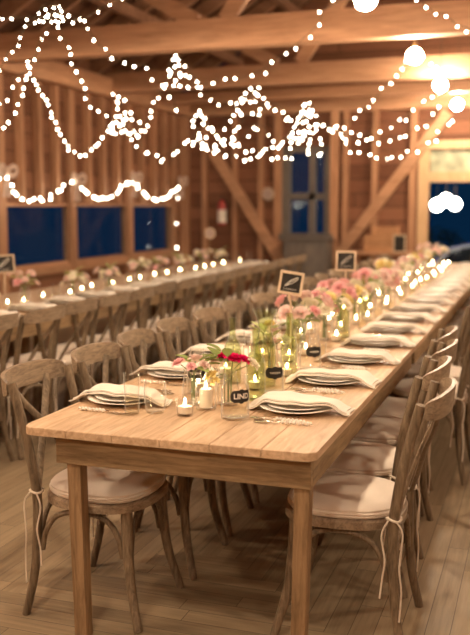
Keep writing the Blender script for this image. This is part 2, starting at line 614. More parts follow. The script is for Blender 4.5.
# window in the back wall
wd = MB()
for a, b, c, d in ((xw0 - .08, xw0 + .05, zw0 - .05, zw1 + .05), (xw1 - .05, xw1 + .08, zw0 - .05, zw1 + .05)):
    wd.box(a, b, YB - .05, YB + .1, c, d)
wd.box(xw0, xw1, YB - .05, YB + .1, zw1 - .04, zw1 + .05)
wd.box(xw0 - .1, xw1 + .1, YB - .12, YB + .1, zw0 - .07, zw0 + .04)
zm = (zw0 + zw1) / 2 - .05
wd.box(xw0, xw1, YB - .02, YB + .08, zm - .05, zm + .05)
xm = xw0 + (xw1 - xw0) * .62
wd.box(xm - .05, xm + .05, YB - .02, YB + .08, zw0, zw1)
wo = tag(wd.build('window_8', M['grey_wood'], None, False), 'narrow grey framed window in the gable wall', None, None, 'structure')
MB().box(xw0, xw1, YB + .03, YB + .036, zw0, zw1).build('pane', M['pane'], wo, False)
# doorway
dd = MB()
dd.box(xd0 - .16, xd0, YB - .06, YB + .12, 0, zt1 + .12)
dd.box(xd1, xd1 + .16, YB - .06, YB + .12, 0, zt1 + .12)
dd.box(xd0, xd1, YB - .06, YB + .12, zd1, zt0)
dd.box(xd0, xd1, YB - .06, YB + .12, zt1, zt1 + .12)
do = tag(dd.build('door_1', M['door_trim'], None, False), 'open doorway to the garden with pale wooden trim', None, None, 'structure')
MB().box(xd0, xd1, YB + .04, YB + .06, zt0, zt1).build('transom_pane', M['frosted'], do, False)
# studs and braces on the back wall
for u, wdt in ((186, .14), (206, .07), (236, .07), (262, .08), (279, .12), (335, .13), (346, .08), (375, .08), (413, .1)):
    x = atY(u, 200, YB).x
    trim(MB().box(x - wdt / 2, x + wdt / 2, YB - .09, YB, 0, EAVE - .2), M['stud'])
for (u0, v0), (u1, v1) in (((213, 152), (290, 276)), ((448, 112), (333, 262))):
    a, b = atY(u0, v0, YB - .14), atY(u1, v1, YB - .14)
    trim(MB().bar(a, b, .05, .17, (0, 1, 0)) if False else MB().bar(a, b, .16, .07, (0, 1, 0)), M['beam_x'], 'diagonal wooden brace across the gable wall')
trim(MB().box(XL, XR, YB - .14, YB, EAVE - .34, EAVE - .1), M['beam_x'], 'top plate across the gable wall')

# the other two walls close the room
tag(MB().box(XR, XR + .12, YF, YB, 0, EAVE + .1).build('wall_right', M['wall_left'], None, False), None, None, None, 'structure')
tag(MB().box(XL, XR, YF - .12, YF, 0, RIDGE_Z).build('wall_front', M['wall_back'], None, False), None, None, None, 'structure')

# roof
sl = (RIDGE_Z - EAVE) / (RIDGE_X - XL)
c = MB()
for x0, z0 in ((XL - .3, EAVE - .3 * sl), (XR + .3, EAVE - .3 * (RIDGE_Z - EAVE) / (XR - RIDGE_X))):
    vs = [c.bm.verts.new(p) for p in ((x0, YF - .2, z0 + .1), (x0, YB + .2, z0 + .1), (RIDGE_X, YB + .2, RIDGE_Z + .1), (RIDGE_X, YF - .2, RIDGE_Z + .1),
                                      (x0, YF - .2, z0 + .16), (x0, YB + .2, z0 + .16), (RIDGE_X, YB + .2, RIDGE_Z + .16), (RIDGE_X, YF - .2, RIDGE_Z + .16))]
    for f in ((0, 1, 2, 3), (7, 6, 5, 4), (0, 4, 5, 1), (1, 5, 6, 2), (2, 6, 7, 3), (3, 7, 4, 0)):
        c.bm.faces.new([vs[i] for i in f])
tag(c.build('ceiling', M['roof'], None, False), 'open board roof above the rafters', None, None, 'structure')
y = 3.6
while y < YB:
    trim(MB().bar((XL, y, EAVE - .02), (RIDGE_X, y, RIDGE_Z - .02), .06, .17), M['rafter'])
    y += 0.62
for k in (1, 2, 3, 4):                                   # purlins along the slope
    x = XL + (RIDGE_X - XL) * k / 5
    z = EAVE + sl * (x - XL) - .16
    trim(MB().bar((x, YF, z), (x, YB, z), .08, .12), M['rafter'])
for y, hh in ((3.0, .28), (5.5, .28), (8.05, .27), (10.7, .25), (12.1, .14)):
    trim(MB().box(XL + .1, XR - .1, y - .08, y + .08, EAVE - .28, EAVE - .28 + hh), M['beam_x'], 'heavy horizontal tie beam across the barn')
for y in (5.5, 8.05, 10.7):                              # truss webs
    for x0, x1 in ((-4.35, -3.2), (-1.1, -2.9), (-1.1, 0.2)):
        z0 = min(EAVE + sl * (x0 - XL), RIDGE_Z - .4) - .1
        trim(MB().bar((x0, y, z0), (x1, y, EAVE - .02), .09, .17, (0, 1, 0)) if False else MB().bar((x0, y, z0), (x1, y, EAVE - .02), .15, .09, (0, 1, 0)), M['beam_x'])

# ------------------------------------------------------------------ tables
TZ = 0.76
TX0, TX1, TY0, TY1 = -1.64, -0.62, 2.50, 11.70


def table(x0, x1, y0, y1, label, round_near=True, last=False, planks=6):
    t = thing('farm_table', label, 'table', ((x0 + x1) / 2, y0, 0), 0, 'farm tables set end to end')
    ox, W, D = (x0 + x1) / 2, (x1 - x0), y1 - y0
    tp = MB()
    pw = W / planks
    cr = 0.045 if round_near else 0.004
    for i in range(planks):
        a, b = -W / 2 + i * pw + (.001 if i else 0), -W / 2 + (i + 1) * pw - (.001 if i < planks - 1 else 0)
        poly = []
        if i == 0:
            poly += [(a + cr - cr * math.sin(k * PI / 12), cr - cr * math.cos(k * PI / 12)) for k in range(6, -1, -1)]
        else:
            poly += [(a, 0)]
        if i == planks - 1:
            poly += [(b - cr + cr * math.sin(k * PI / 12), cr - cr * math.cos(k * PI / 12)) for k in range(0, 7)]
        else:
            poly += [(b, 0)]
        poly += [(b, D - .002), (a, D - .002)]
        tp.prism(poly, TZ - .027, TZ)
    bmesh.ops.bevel(tp.bm, geom=[e for e in tp.bm.edges if abs(e.verts[0].co.z - TZ) < 1e-5 and abs(e.verts[1].co.z - TZ) < 1e-5], offset=.0025, segments=1, affect='EDGES')
    tp.build('table_top', M['table_top'], t, False)
    xi, xj, yi, yj = -W / 2 + .10, W / 2 - .026, .055, D - .055
    za, zb = TZ - .027 - .105, TZ - .027
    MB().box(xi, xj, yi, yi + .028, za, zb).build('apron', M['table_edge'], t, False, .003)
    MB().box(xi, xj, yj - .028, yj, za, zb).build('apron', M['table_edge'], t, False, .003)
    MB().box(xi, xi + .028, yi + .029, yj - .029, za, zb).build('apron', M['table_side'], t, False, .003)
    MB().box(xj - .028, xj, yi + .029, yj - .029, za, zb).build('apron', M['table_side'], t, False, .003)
    na, nb = (xi + .058, xj - .029) if round_near else (-.13, .13)      # legs at the joints stand closer together
    fa, fb = (xi + .058, xj - .029) if last else (-.13, .13)
    for lx, ly, sx, sy in ((na, yi + .036, 1, 1), (nb, yi + .036, -1, 1), (fa, yj - .036, 1, -1), (fb, yj - .036, -1, -1)):
        lg = MB()
        h0, h1 = .0255, .0235
        dx = .014 * sx
        vs = []
        for z, h, q in ((0, h1, dx), (zb - .004, h0, 0)):
            vs.append([lg.bm.verts.new((lx + q + i * h, ly + j * h, z)) for i, j in ((-1, -1), (1, -1), (1, 1), (-1, 1))])
        lg.bm.faces.new(vs[0][::-1]); lg.bm.faces.new(vs[1])
        for k in range(4):
            lg.bm.faces.new((vs[0][k], vs[0][(k + 1) % 4], vs[1][(k + 1) % 4], vs[1][k]))
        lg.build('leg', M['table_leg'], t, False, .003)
    return t


def table_row(x0, x1, y0, y1, n, labels):
    d = (y1 - y0) / n
    for i in range(n):
        table(x0, x1, y0 + i * d, y0 + (i + 1) * d, labels[i], i == 0, i == n - 1)


table_row(TX0, TX1, TY0, TY1, 4, ['weathered oak farm table nearest the camera with bare rounded front corners',
                                  'oak farm table joined behind the nearest one in the front row',
                                  'oak farm table third along the front row',
                                  'oak farm table at the doorway end of the front row'])
LX0, LX1, LY0, LY1 = -4.25, -3.2, 3.0, 11.0
table_row(LX0, LX1, LY0, LY1, 3, ['oak farm table by the windows, nearest the camera in that row',
                                  'middle oak farm table of the row along the windows',
                                  'oak farm table by the windows nearest the gable wall'])


# ------------------------------------------------------------------ chairs
def outline(rx, ry, n=28, p=2.6, taper=.06):
    out = []
    for k in range(n):
        a = 2 * PI * k / n
        ca, sa = math.cos(a), math.sin(a)
        x = rx * math.copysign(abs(ca) ** (2 / p), ca)
        y = ry * math.copysign(abs(sa) ** (2 / p), sa)
        out.append((x, y * (1 + taper * x / rx)))
    return out


def make_chair():
    t = thing('crossback_chair', 'x', 'chair')
    sf = MB()
    rings = []
    for s_, z in ((.94, .418), (1.0, .422), (1.0, .447), (.96, .452)):
        rings.append([sf.bm.verts.new((x, y, z)) for x, y in outline(.212 * s_, .212 * s_)])
    n = len(rings[0])
    for a, b in zip(rings[:-1], rings[1:]):
        for k in range(n):
            sf.bm.faces.new((a[k], a[(k + 1) % n], b[(k + 1) % n], b[k]))
    sf.bm.faces.new(rings[0][::-1]); sf.bm.faces.new(rings[-1])
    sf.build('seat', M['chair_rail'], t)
    cu = MB()
    rings = []
    for s_, z in ((.90, .4525), (.98, .456), (1.0, .463), (.985, .468), (1.012, .472), (.985, .477), (.99, .484), (.95, .493), (.82, .500), (.5, .505)):
        rings.append([cu.bm.verts.new((x, y, z)) for x, y in outline(.203 * s_, .203 * s_)])
    for a, b in zip(rings[:-1], rings[1:]):
        for k in range(n):
            cu.bm.faces.new((a[k], a[(k + 1) % n], b[(k + 1) % n], b[k]))
    cu.bm.faces.new(rings[0][::-1]); cu.bm.faces.new(rings[-1])
    cush = cu.build('cushion', M['cushion'], t)
    # rear legs run up into the back posts
    for s in (-1, 1):
        p = smooth_path([(-.240, s * .205, 0), (-.208, s * .190, .16), (-.195, s * .182, .34), (-.197, s * .18, .47), (-.226, s * .186, .66), (-.276, s * .198, .865)], 5)
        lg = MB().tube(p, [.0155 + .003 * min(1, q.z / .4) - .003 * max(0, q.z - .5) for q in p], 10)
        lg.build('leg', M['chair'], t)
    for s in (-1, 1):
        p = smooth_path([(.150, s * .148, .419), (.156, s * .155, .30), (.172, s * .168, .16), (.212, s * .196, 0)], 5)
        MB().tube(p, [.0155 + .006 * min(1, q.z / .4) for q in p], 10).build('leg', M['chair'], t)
    # bent braces under the seat
    fl = {('f', s): [Vector((.160, s * .158, .25)), Vector((.152, s * .150, .40))] for s in (-1, 1)}
    rl = {('r', s): [Vector((-.198, s * .183, .25)), Vector((-.195, s * .181, .40))] for s in (-1, 1)}
    pr = {**fl, **rl}
    for A, B in ((('f', -1), ('f', 1)), (('f', -1), ('r', -1)), (('f', 1), ('r', 1)), (('r', -1), ('r', 1))):
        a, b = pr[A], pr[B]
        dirv = (b[0] - a[0])
        pts = [a[0] + dirv * .06 + Vector((0, 0, 0)), a[0] + dirv * .11 + Vector((0, 0, .075)), a[0] + dirv * .24 + Vector((0, 0, .135)),
               a[0] + dirv * .5 + Vector((0, 0, .155)), a[0] + dirv * .76 + Vector((0, 0, .135)), a[0] + dirv * .89 + Vector((0, 0, .075)), b[0] - dirv * .06]
        MB().tube(smooth_path(pts, 4), .0105, 8).build('brace', M['chair'], t)
    # wide bowed top rail
    rb = MB()
    nn = 22
    sect = []
    for k in range(nn + 1):
        a = -1 + 2 * k / nn
        y = .204 * math.sin(a * PI / 2)
        bow = .066 * (math.cos(a * PI / 2) ** .9 if abs(a) < 1 else 0)
        x = -.288 - bow
        zc = .846 + .012 * math.cos(a * PI / 2)
        h = .024 + .018 * math.cos(a * PI / 2) ** .5 if abs(a) < 1 else .022
        sect.append((Vector((x, y, zc)), h))
    vs = []
    for k, (p, h) in enumerate(sect):
        d = sect[min(k + 1, nn)][0] - sect[max(k - 1, 0)][0]
        nrm = Vector((d.y, -d.x, 0)).normalized() * .007
        tilt = Vector((-.10 * h, 0, 0))
        vs.append([rb.bm.verts.new(p + nrm * si + Vector((0, 0, h * sj)) + tilt * sj) for si, sj in ((1, -1), (1, 1), (-1, 1), (-1, -1))])
    for a, b in zip(vs[:-1], vs[1:]):
        for k in range(4):
            rb.bm.faces.new((a[k], a[(k + 1) % 4], b[(k + 1) % 4], b[k]))
    rb.bm.faces.new(vs[0][::-1]); rb.bm.faces.new(vs[-1])
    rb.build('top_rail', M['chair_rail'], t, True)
    # crossed slats
    for s in (-1, 1):
        o = .008 * s
        pts = [(-.205 + o * .2, s * .155, .465), (-.232 + o, s * .075, .565), (-.264 + o, s * -.005, .67), (-.302 + o, s * -.085, .765), (-.327 + o * .2, s * -.130, .838)]
        MB().tube(smooth_path(pts, 5), .0155, 8, .42, up=(0, 1, 0.6)).build('back_slat', M['chair'], t)
    # ribbons that tie the cushion to the back posts
    for s in (-1, 1):
        tb = MB()
        px, py, pz = -.196, s * .18, .470
        tb.tube([(px + .024 * math.cos(a), py + .024 * math.sin(a), pz + .004 * math.sin(2 * a)) for a in [2 * PI * k / 12 for k in range(12)]], .0045, 6, closed=True)
        o = s * .026
        tb.tube(smooth_path([(px + .015, py + o, pz), (px + .035, py + o * 1.25, pz - .05), (px + .022, py + o * 1.5, pz - .13), (px + .03, py + o * 1.3, pz - .20), (px + .036, py + o * 1.55, pz - .265)], 4), .0032, 6)
        tb.tube(smooth_path([(px - .012, py + o, pz), (px - .034, py + o * 1.2, pz - .04), (px - .026, py + o * 1.35, pz - .15), (px - .034, py + o * 1.2, pz - .24), (px - .030, py + o * 1.4, pz - .34)], 4), .0032, 6)
        tb.build('cushion_tie', M['tie'], cush)
    return t


proto = make_chair()
used = [False]


def chair(x, y, rz, label, group):
    if not used[0]:
        used[0] = True
        proto.location = (x, y, 0)
        proto.rotation_euler = (0, 0, rz)
        proto['label'] = label
        proto['group'] = group
        return proto
    return dup(proto, (x, y, 0), rz, label, group)


aisle_off = [.012, -.05, -.07, -.11, .06, .05, -.06, -.04, -.06, -.08, -.05, -.06, -.04, -.06, -.05, -.06, -.05]
AISLE_Y = [3.005, 3.475, 3.96, 4.40] + [4.98 + .475 * i for i in range(14)]
WIN_Y = [2.87 + .475 * i for i in range(18)]
for i, yy in enumerate(AISLE_Y):
    chair(-.637 + (aisle_off[i] if i < len(aisle_off) else -.05), yy, PI + R(rnd.uniform(-4, 4) if i else 0),
          'crossback chair with cream cushion, %s from near end, aisle side of front table' % ORD[i], 'chairs on the aisle side of the front table')
for i, yy in enumerate(WIN_Y):
    chair(-1.51 + (rnd.uniform(-.03, .02) if i else 0), yy, R(rnd.uniform(-4, 4) if i else 0),
          'crossback chair with cream cushion, %s from near end, window side of front table' % ORD[i], 'chairs on the window side of the front table')
LCH_Y = [4.14 + .455 * i for i in range(15)]
for i, yy in enumerate(LCH_Y):
    chair(-3.13 + rnd.uniform(-.03, .03), yy, PI + R(rnd.uniform(-2, 2)),
          'wooden crossback chair, %s from near end along the window table' % ORD[i], 'chairs along the window table')

# ------------------------------------------------------------------ tableware
ME = {}
ME['plate'] = MB().lathe([(0, .006), (.075, .006), (.088, .010), (.130, .019), (.137, .021), (.138, .0225), (.130, .0225), (.090, .0135), (.080, .010), (0, .0095)], 40).mesh('plate', M['plate'])
ME['small_plate'] = MB().lathe([(0, .0), (.060, .0), (.072, .005), (.104, .012), (.109, .014), (.104, .0155), (.072, .0085), (.062, .005), (0, .005)], 36).mesh('small_plate', M['plate'])


def napkin_mesh(seed):
    r = random.Random(seed)
    ph = [r.uniform(0, 6.28) for _ in range(6)]
    mb = MB()

    def lay(z_off, hw, hl, sk):
        def fn(u, v):
            x = (u * 2 - 1) * hl
            y = (v * 2 - 1) * hw
            ax = abs(x)
            k = 1 / (1 + math.exp((ax - .150) / .012))
            z = .0085 + .036 * k + z_off * (1 if ax < .15 else .8)
            z += .0035 * math.sin(ph[0] + 34 * y + 12 * x) * (.4 + .6 * abs(u * 2 - 1)) + .002 * math.sin(ph[1] + 60 * x + 20 * y)
            y2 = y * (1 + .14 * math.sin(ph[2] + 5 * x * 4)) + sk * x + .006 * math.sin(ph[3] + 22 * x)
            x2 = x + .008 * math.sin(ph[4] + 30 * y)
            return Vector((x2, y2, max(z, .007)))
        return fn
    mb.grid(lay(.0, .068, .19, .02), 30, 12, .005)
    mb.grid(lay(.0075, .060, .182, -.03), 30, 12, .005)
    me = mb.mesh('napkin', M['napkin'])
    return me


NAP = [napkin_mesh(s) for s in (3, 5, 8, 13)]


def fork_meshes():
    h = MB()
    tw = []
    n = 40
    for k in range(n + 1):
        x = -.10 + .115 * k / n
        tw.append(Vector((x, 0, .0085)))
    h.tube(tw, [.0055 + .0028 * math.sin(k * 2 * PI / 5) if 1 < k < n - 1 else .002 for k in range(n + 1)], 8)
    hd = MB()
    hd.tube([(.015, 0, .006), (.045, 0, .006), (.058, 0, .005)], [.0025, .0022, .004], 6)
    hd.box(.056, .074, -.011, .011, .003, .006)
    for j in (-1, -.33, .33, 1):
        hd.box(.072, .105, j * .009 - .0016, j * .009 + .0016, .0035, .006)
    kn = MB()
    kn.tube([(.015, 0, .006), (.03, 0, .006)], [.004, .005], 6)
    kn.prism([(.028, -.006), (.11, -.008), (.128, .002), (.115, .007), (.028, .006)], .0035, .0055)
    return h.mesh('handle', M['twist']), hd.mesh('fork_head', M['silver'], False), kn.mesh('knife_blade', M['silver'], False)


ME['handle'], ME['fork_head'], ME['blade'] = fork_meshes()


def cutlery(kind, x, y, rz, label, group):
    t = thing(kind, label, kind.split('_')[-1], (x, y, TZ), rz, group)
    link('handle', ME['handle'], t)
    link('blade' if kind == 'table_knife' else 'tines', ME['blade'] if kind == 'table_knife' else ME['fork_head'], t)
    return t


def glass_profile(r0, r1, h, t=.0018, belly=0.0):
    o = [(0, .0), (r0 * .92, .0), (r0, .004)]
    for k in range(1, 9):
        f = k / 8
        o.append((r0 + (r1 - r0) * f + belly * math.sin(f * PI), .004 + (h - .004) * f))
    inn = [(r - t, max(z, .009)) for r, z in reversed(o[2:])]
    return o + inn + [(0, .009)]


ME['highball'] = MB().lathe(glass_profile(.026, .0295, .148), 28).mesh('highball', M['glass'])
ME['highball_drink'] = MB().lathe([(0, .0095), (.0235, .0095), (.0258, .062), (0, .062)], 28).mesh('drink', M['champagne'])
ME['tumbler'] = MB().lathe(glass_profile(.032, .037, .115, belly=.006), 28).mesh('tumbler', M['glass'])
ME['tumbler_drink'] = MB().lathe([(0, .0095), (.030, .0095), (.0365, .04), (0, .04)], 28).mesh('drink', M['water'])
ME['jar'] = MB().lathe([(0, 0), (.044, 0), (.049, .005), (.0495, .03), (.0495, .105), (.047, .118), (.040, .127), (.039, .130), (.041, .132), (.041, .136), (.039, .138), (.041, .140), (.041, .144), (.039, .146), (.039, .158),
                        (.036, .158), (.036, .128), (.043, .116), (.0465, .105), (.0465, .012), (.04, .008), (0, .008)], 32).mesh('jar_glass', M['glass'])
ME['jar_water'] = MB().lathe([(0, .0085), (.040, .0085), (.046, .014), (.046, .072), (0, .072)], 28).mesh('jar_water', M['water'])
ME['vase'] = MB().lathe([(0, 0), (.034, 0), (.040, .006), (.042, .06), (.036, .10), (.030, .115), (.033, .128), (.036, .132), (.033, .132), (.027, .115), (.033, .10), (.039, .06), (.037, .01), (0, .008)], 24).mesh('vase', M['glass'])
ME['bottle'] = MB().lathe([(0, 0), (.034, 0), (.037, .005), (.037, .135), (.032, .165), (.016, .195), (.0135, .21), (.0135, .262), (.0165, .264), (.0165, .276), (.0125, .277), (.0105, .262), (.0105, .21), (.013, .194), (.029, .163), (.034, .135), (.034, .010), (0, .012)], 24).mesh('bottle', M['green_glass'])
ME['carafe'] = MB().lathe([(0, 0), (.040, 0), (.045, .006), (.046, .12), (.042, .17), (.030, .21), (.026, .235), (.030, .265), (.045, .305), (.051, .318), (.049, .318), (.028, .265), (.024, .235), (.028, .21), (.040, .168), (.044, .12), (.043, .010), (0, .010)], 28).mesh('carafe', M['green_glass'])
ME['carafe_water'] = MB().lathe([(0, .011), (.0425, .011), (.0435, .12), (.0405, .155), (0, .155)], 24).mesh('carafe_water', M['champagne'])
ME['votive'] = MB().lathe(glass_profile(.028, .034, .062, .0025), 22).mesh('votive', M['glass'])
ME['votive_wax'] = MB().lathe([(0, .0095), (.0235, .0095), (.0265, .034), (.024, .035), (0, .033)], 18).mesh('wax', M['wax'])
ME['flame'] = MB().lathe([(0, .037), (.0035, .039), (.0056, .044), (.0046, .051), (.002, .058), (0, .063)], 10).mesh('flame', M['flame'])
ME['candle_pillar'] = MB().lathe([(0, .010), (.024, .010), (.024, .075), (.021, .078), (0, .074)], 20).mesh('pillar', M['wax'])


def glass(kind, x, y, label, group):
    if kind == 'highball':
        t = thing('highball_glass', label, 'glass', (x, y, TZ), 0, group)
        link('glass_wall', ME['highball'], t); link('drink', ME['highball_drink'], t)
    else:
        t = thing('tumbler', label, 'glass', (x, y, TZ), 0, group)
        link('glass_wall', ME['tumbler'], t); link('drink', ME['tumbler_drink'], t)
    return t


def votive(x, y, label, group, z=TZ):
    t = thing('votive_candle', label, 'candle', (x, y, z), rnd.uniform(0, 6), group)
    link('glass_cup', ME['votive'], t); link('wax', ME['votive_wax'], t); link('flame', ME['flame'], t)
    return t


def place(x, y, side, i, where, full):
    """side +1: the sitter faces +x; side -1: faces -x"""
    nm = '%s place from near end, %s' % (ORD[i], where)
    rz = rnd.uniform(-.05, .05)
    tag(link('dinner_plate', ME['plate'], None, (x, y, TZ)), 'white dinner plate at ' + nm, 'plate', 'dinner plates, ' + where)
    if full:
        tag(link('salad_plate', ME['small_plate'], None, (x, y, TZ + .0135)), 'smaller white plate under napkin at ' + nm, 'plate', 'salad plates, ' + where)
    tag(link('linen_napkin', NAP[i % 4], None, (x + .01 * side * -1, y, TZ), rz + (PI if side > 0 else 0)), 'cream linen napkin over plate at ' + nm, 'napkin', 'napkins, ' + where)
    if full:
        fy, ky = (y + .185, y - .18) if side > 0 else (y - .175, y + .18)
        g = 'forks, ' + where
        rr = 0 if side > 0 else PI
        cutlery('table_fork', x + .02 * side, fy, rr + rnd.uniform(-.08, .08), 'inner twisted-handle fork at ' + nm, g)
        cutlery('table_fork', x - .01 * side, fy + (.035 if side > 0 else -.035), rr + rnd.uniform(-.08, .08), 'outer twisted-handle fork at ' + nm, g)
        cutlery('table_knife', x, ky, rr + rnd.uniform(-.06, .06), 'twisted-handle knife at ' + nm, 'knives, ' + where)


AW = 'aisle side of front table'
WW = 'window side of front table'
for i in range(16):
    place(-.82, 3.03 + .53 * i, -1, i, AW, i < 8)
for i in range(16):
    place(-1.475, 2.95 + .53 * i, 1, i, WW, i < 6)
for i in range(15):
    place(-3.40, 3.98 + .465 * i, -1, i, 'near side of window table', False)

# glasses that stand by the places
glass('highball', -1.367, 2.793, 'tall clear glass half full, nearest the window corner of front table', 'tall glasses')
glass('tumbler', -1.295, 2.835, 'short round tumbler beside the half full tall glass at front corner', 'short tumblers')
for i in range(1, 12):
    y = 2.80 + .53 * i
    glass('highball', -1.345, y + .04, 'tall clear glass near the %s place on the window side of front table' % ORD[i], 'tall glasses')
    if i < 7:
        glass('tumbler', -1.27, y + .075, 'short tumbler near the %s place on the window side of front table' % ORD[i], 'short tumblers')
for i in range(1, 12):
    y = 2.83 + .53 * i
    glass('highball', -1.005, y + .25, 'tall clear glass near the %s place on the aisle side of front table' % ORD[i], 'tall glasses')

for i in range(16):
    glass('highball', -3.53, 4.2 + .43 * i, 'tall clear glass near the %s place of the window table' % ORD[i], 'tall glasses on the window table')

# ------------------------------------------------------------------ jars with black name labels


def bent_label(mb_fn, r):
    """wraps a flat mesh (x across, z up) round a jar of radius r, on the side towards -y"""
    def w(v):
        a = v.x / r
        return Vector((r * math.sin(a), -r * math.cos(a), v.z))
    return w


def label_meshes():
    r = .0505
    lb = MB()
    # bracket-shaped label outline
    nU = 26

    def hgt(f):
        a = abs(f)
        return .025 if a < .18 else (.021 if a < .72 else .021 * math.sqrt(max(0.02, 1 - ((a - .72) / .28) ** 2)) * .9)
    top, bot = [], []
    for k in range(nU + 1):
        f = -1 + 2 * k / nU
        h = hgt(f)
        x = f * .040
        a = x / r
        top.append(lb.bm.verts.new((r * math.sin(a), -r * math.cos(a), .088 + h)))
        bot.append(lb.bm.verts.new((r * math.sin(a), -r * math.cos(a), .088 - h)))
    for k in range(nU):
        lb.bm.faces.new((bot[k], bot[k + 1], top[k + 1], top[k]))
    bl = lb.mesh('label', M['slate'], True)
    cu = bpy.data.curves.new('lettering', 'FONT')
    cu.body = 'LIND'
    cu.size = .026
    cu.align_x = 'CENTER'
    cu.align_y = 'CENTER'
    cu.offset = .0006
    tmp = bpy.data.objects.new('tmp', cu)
    C.objects.link(tmp)
    bpy.context.view_layer.update()
    me = bpy.data.meshes.new_from_object(tmp.evaluated_get(bpy.context.evaluated_depsgraph_get()))
    bpy.data.objects.remove(tmp)
    r2 = r + .0008
    for v in me.vertices:
        a = v.co.x / r2
        v.co = Vector((r2 * math.sin(a), -r2 * math.cos(a), .088 + v.co.y))
    me.materials.clear()
    me.materials.append(M['chalk'])
    sc = MB()                                              # unreadable chalk scrawl on the other jars
    pts = []
    for k in range(34):
        f = -1 + 2 * k / 33
        a = f * .022 / r2
        pts.append((r2 * math.sin(a), -r2 * math.cos(a), .088 + .006 * math.sin(k * 1.35) * (1 - .5 * abs(f))))
    sc.tube(pts, .0009, 5)
    return bl, me, sc.mesh('scrawl', M['chalk'])


ME['label'], ME['letters'], ME['scrawl'] = label_meshes()


def jar(x, y, rz, label, letters=True):
    t = thing('mason_jar', label, 'jar', (x, y, TZ), rz, 'glass jars with black labels')
    link('jar_glass', ME['jar'], t)
    link('water', ME['jar_water'], t)
    lb = link('label', ME['label'], t)
    lb['label'] = 'black label with white writing'
    link('lettering', ME['letters'] if letters else ME['scrawl'], lb)
    return t


def face(x, y, turn=0):
    """turn about z so that the jar's label faces the near end of the table"""
    return math.atan2(x, -y) * 0 - math.atan2(-x, y) * -1 + R(turn)


jar(-.994, 2.845, R(46), 'clear mason jar with black LIND label at the bare front of the table')
jar(-1.0, 3.30, R(35), 'clear mason jar with scrawled black label behind the front aisle-side plate', False)
jar(-.98, 3.84, R(38), 'clear mason jar with scrawled black label by the second aisle-side plate', False)
jar(-1.27, 3.20, R(5), 'clear mason jar with scrawled black label beside the pink bouquet', False)

# ------------------------------------------------------------------ flowers


def blossom_mesh(name, mat, seed):
    r = random.Random(seed)
    mb = MB()
    for layer, (n, lean, ln, wd) in enumerate(((3, .12, .62, .45), (5, .42, .85, .62), (6, .85, 1.0, .75), (6, 1.25, 1.0, .8))):
        for k in range(n):
            a = 2 * PI * k / n + layer * .7 + r.uniform(-.15, .15)
            le = lean + r.uniform(-.1, .1)
            rot = Matrix.Rotation(a, 4, 'Z')

            def fn(u, v, le=le, ln=ln, wd=wd):
                s = (v * 2 - 1)
                wv = wd * math.sin(PI * (.12 + .80 * u)) ** .7
                ang = le * (.35 + .75 * u)
                rad = ln * u * math.sin(ang) + .05
                z = ln * u * math.cos(ang)
                return rot @ Vector((rad - .18 * s * s * wv, s * wv * .75, z + .12 * s * s))
            mb.grid(fn, 4, 4)
    return mb.mesh(name, mat)


BL = {c: [blossom_mesh('blossom_' + c, M[c], s) for s in (1, 2)] for c in ('pink', 'blush', 'cream', 'yellow', 'red')}


def leaf_into(mb, base, d, ln, wd):
    d = Vector(d).normalized()
    side = d.cross(Vector((0, 0, 1)))
    if side.length < .01:
        side = Vector((1, 0, 0))
    side.normalize()
    nrm = side.cross(d)

    def fn(u, v):
        s = v * 2 - 1
        return Vector(base) + d * (ln * u) + side * (s * wd * math.sin(PI * min(1, u * .94 + .04)) ** .8) + nrm * (abs(s) * wd * .3 - ln * .25 * u * u)
    mb.grid(fn, 5, 2)


def bouquet(x, y, blooms, label, vase_label, group, vase='vase', z=TZ, leaves=9, seed=0, pale=False, spread=.07, leaf_z=.16):
    r = random.Random(seed)
    hgt = .125
    v = tag(link('glass_vase' if vase == 'vase' else 'glass_bottle', ME[vase], None, (x, y, z)), vase_label, 'vase', 'vases along the ' + group)
    t = thing('bouquet', label, 'flowers', (x, y, z + .012), 0, 'bouquets along the ' + group)
    sm = MB()
    for k, (dx, dy, dz, sc, colr) in enumerate(blooms):
        b = link('blossom', BL[colr][k % 2], t, (dx, dy, dz - .012))
        tilt = Vector((dx, dy, .09))
        b.rotation_euler = tilt.to_track_quat('Z', 'Y').to_euler()
        b.scale = (sc, sc, sc)
        b['label'] = colr.replace('cream', 'cream white').replace('red', 'crimson') + ' blossom'
        rx, ry = r.uniform(-.012, .012), r.uniform(-.012, .012)
        sm.tube(smooth_path([(rx, ry, .0), (rx * .8 + dx * .08, ry * .8 + dy * .08, .10), (dx * .9, dy * .9, dz - .012 + .002)], 3), .0017, 5)
    sm.build('stems', M['stem'], t)
    lm = MB()
    for k in range(leaves):
        a = r.uniform(0, 2 * PI)
        base = (math.cos(a) * .03, math.sin(a) * .03, leaf_z - .012 + r.uniform(-.02, .04))
        leaf_into(lm, base, (math.cos(a), math.sin(a), r.uniform(.1, 1.1)), r.uniform(.05, .09), r.uniform(.014, .022))
    lm.build('foliage', M['pale_leaf'] if pale else M['leaf'], t)
    return t


def rblooms(n, cols, seed, h=.20, sp=.085, s=(.022, .036)):
    r = random.Random(seed)
    out = []
    for k in range(n):
        a = 2 * PI * k / n * 1.0 + r.uniform(-.3, .3)
        d = sp * math.sqrt(r.uniform(.1, 1))
        out.append((d * math.cos(a), d * math.sin(a), h + r.uniform(-.035, .05) - d * .25, r.uniform(*s), cols[k % len(cols)]))
    return out


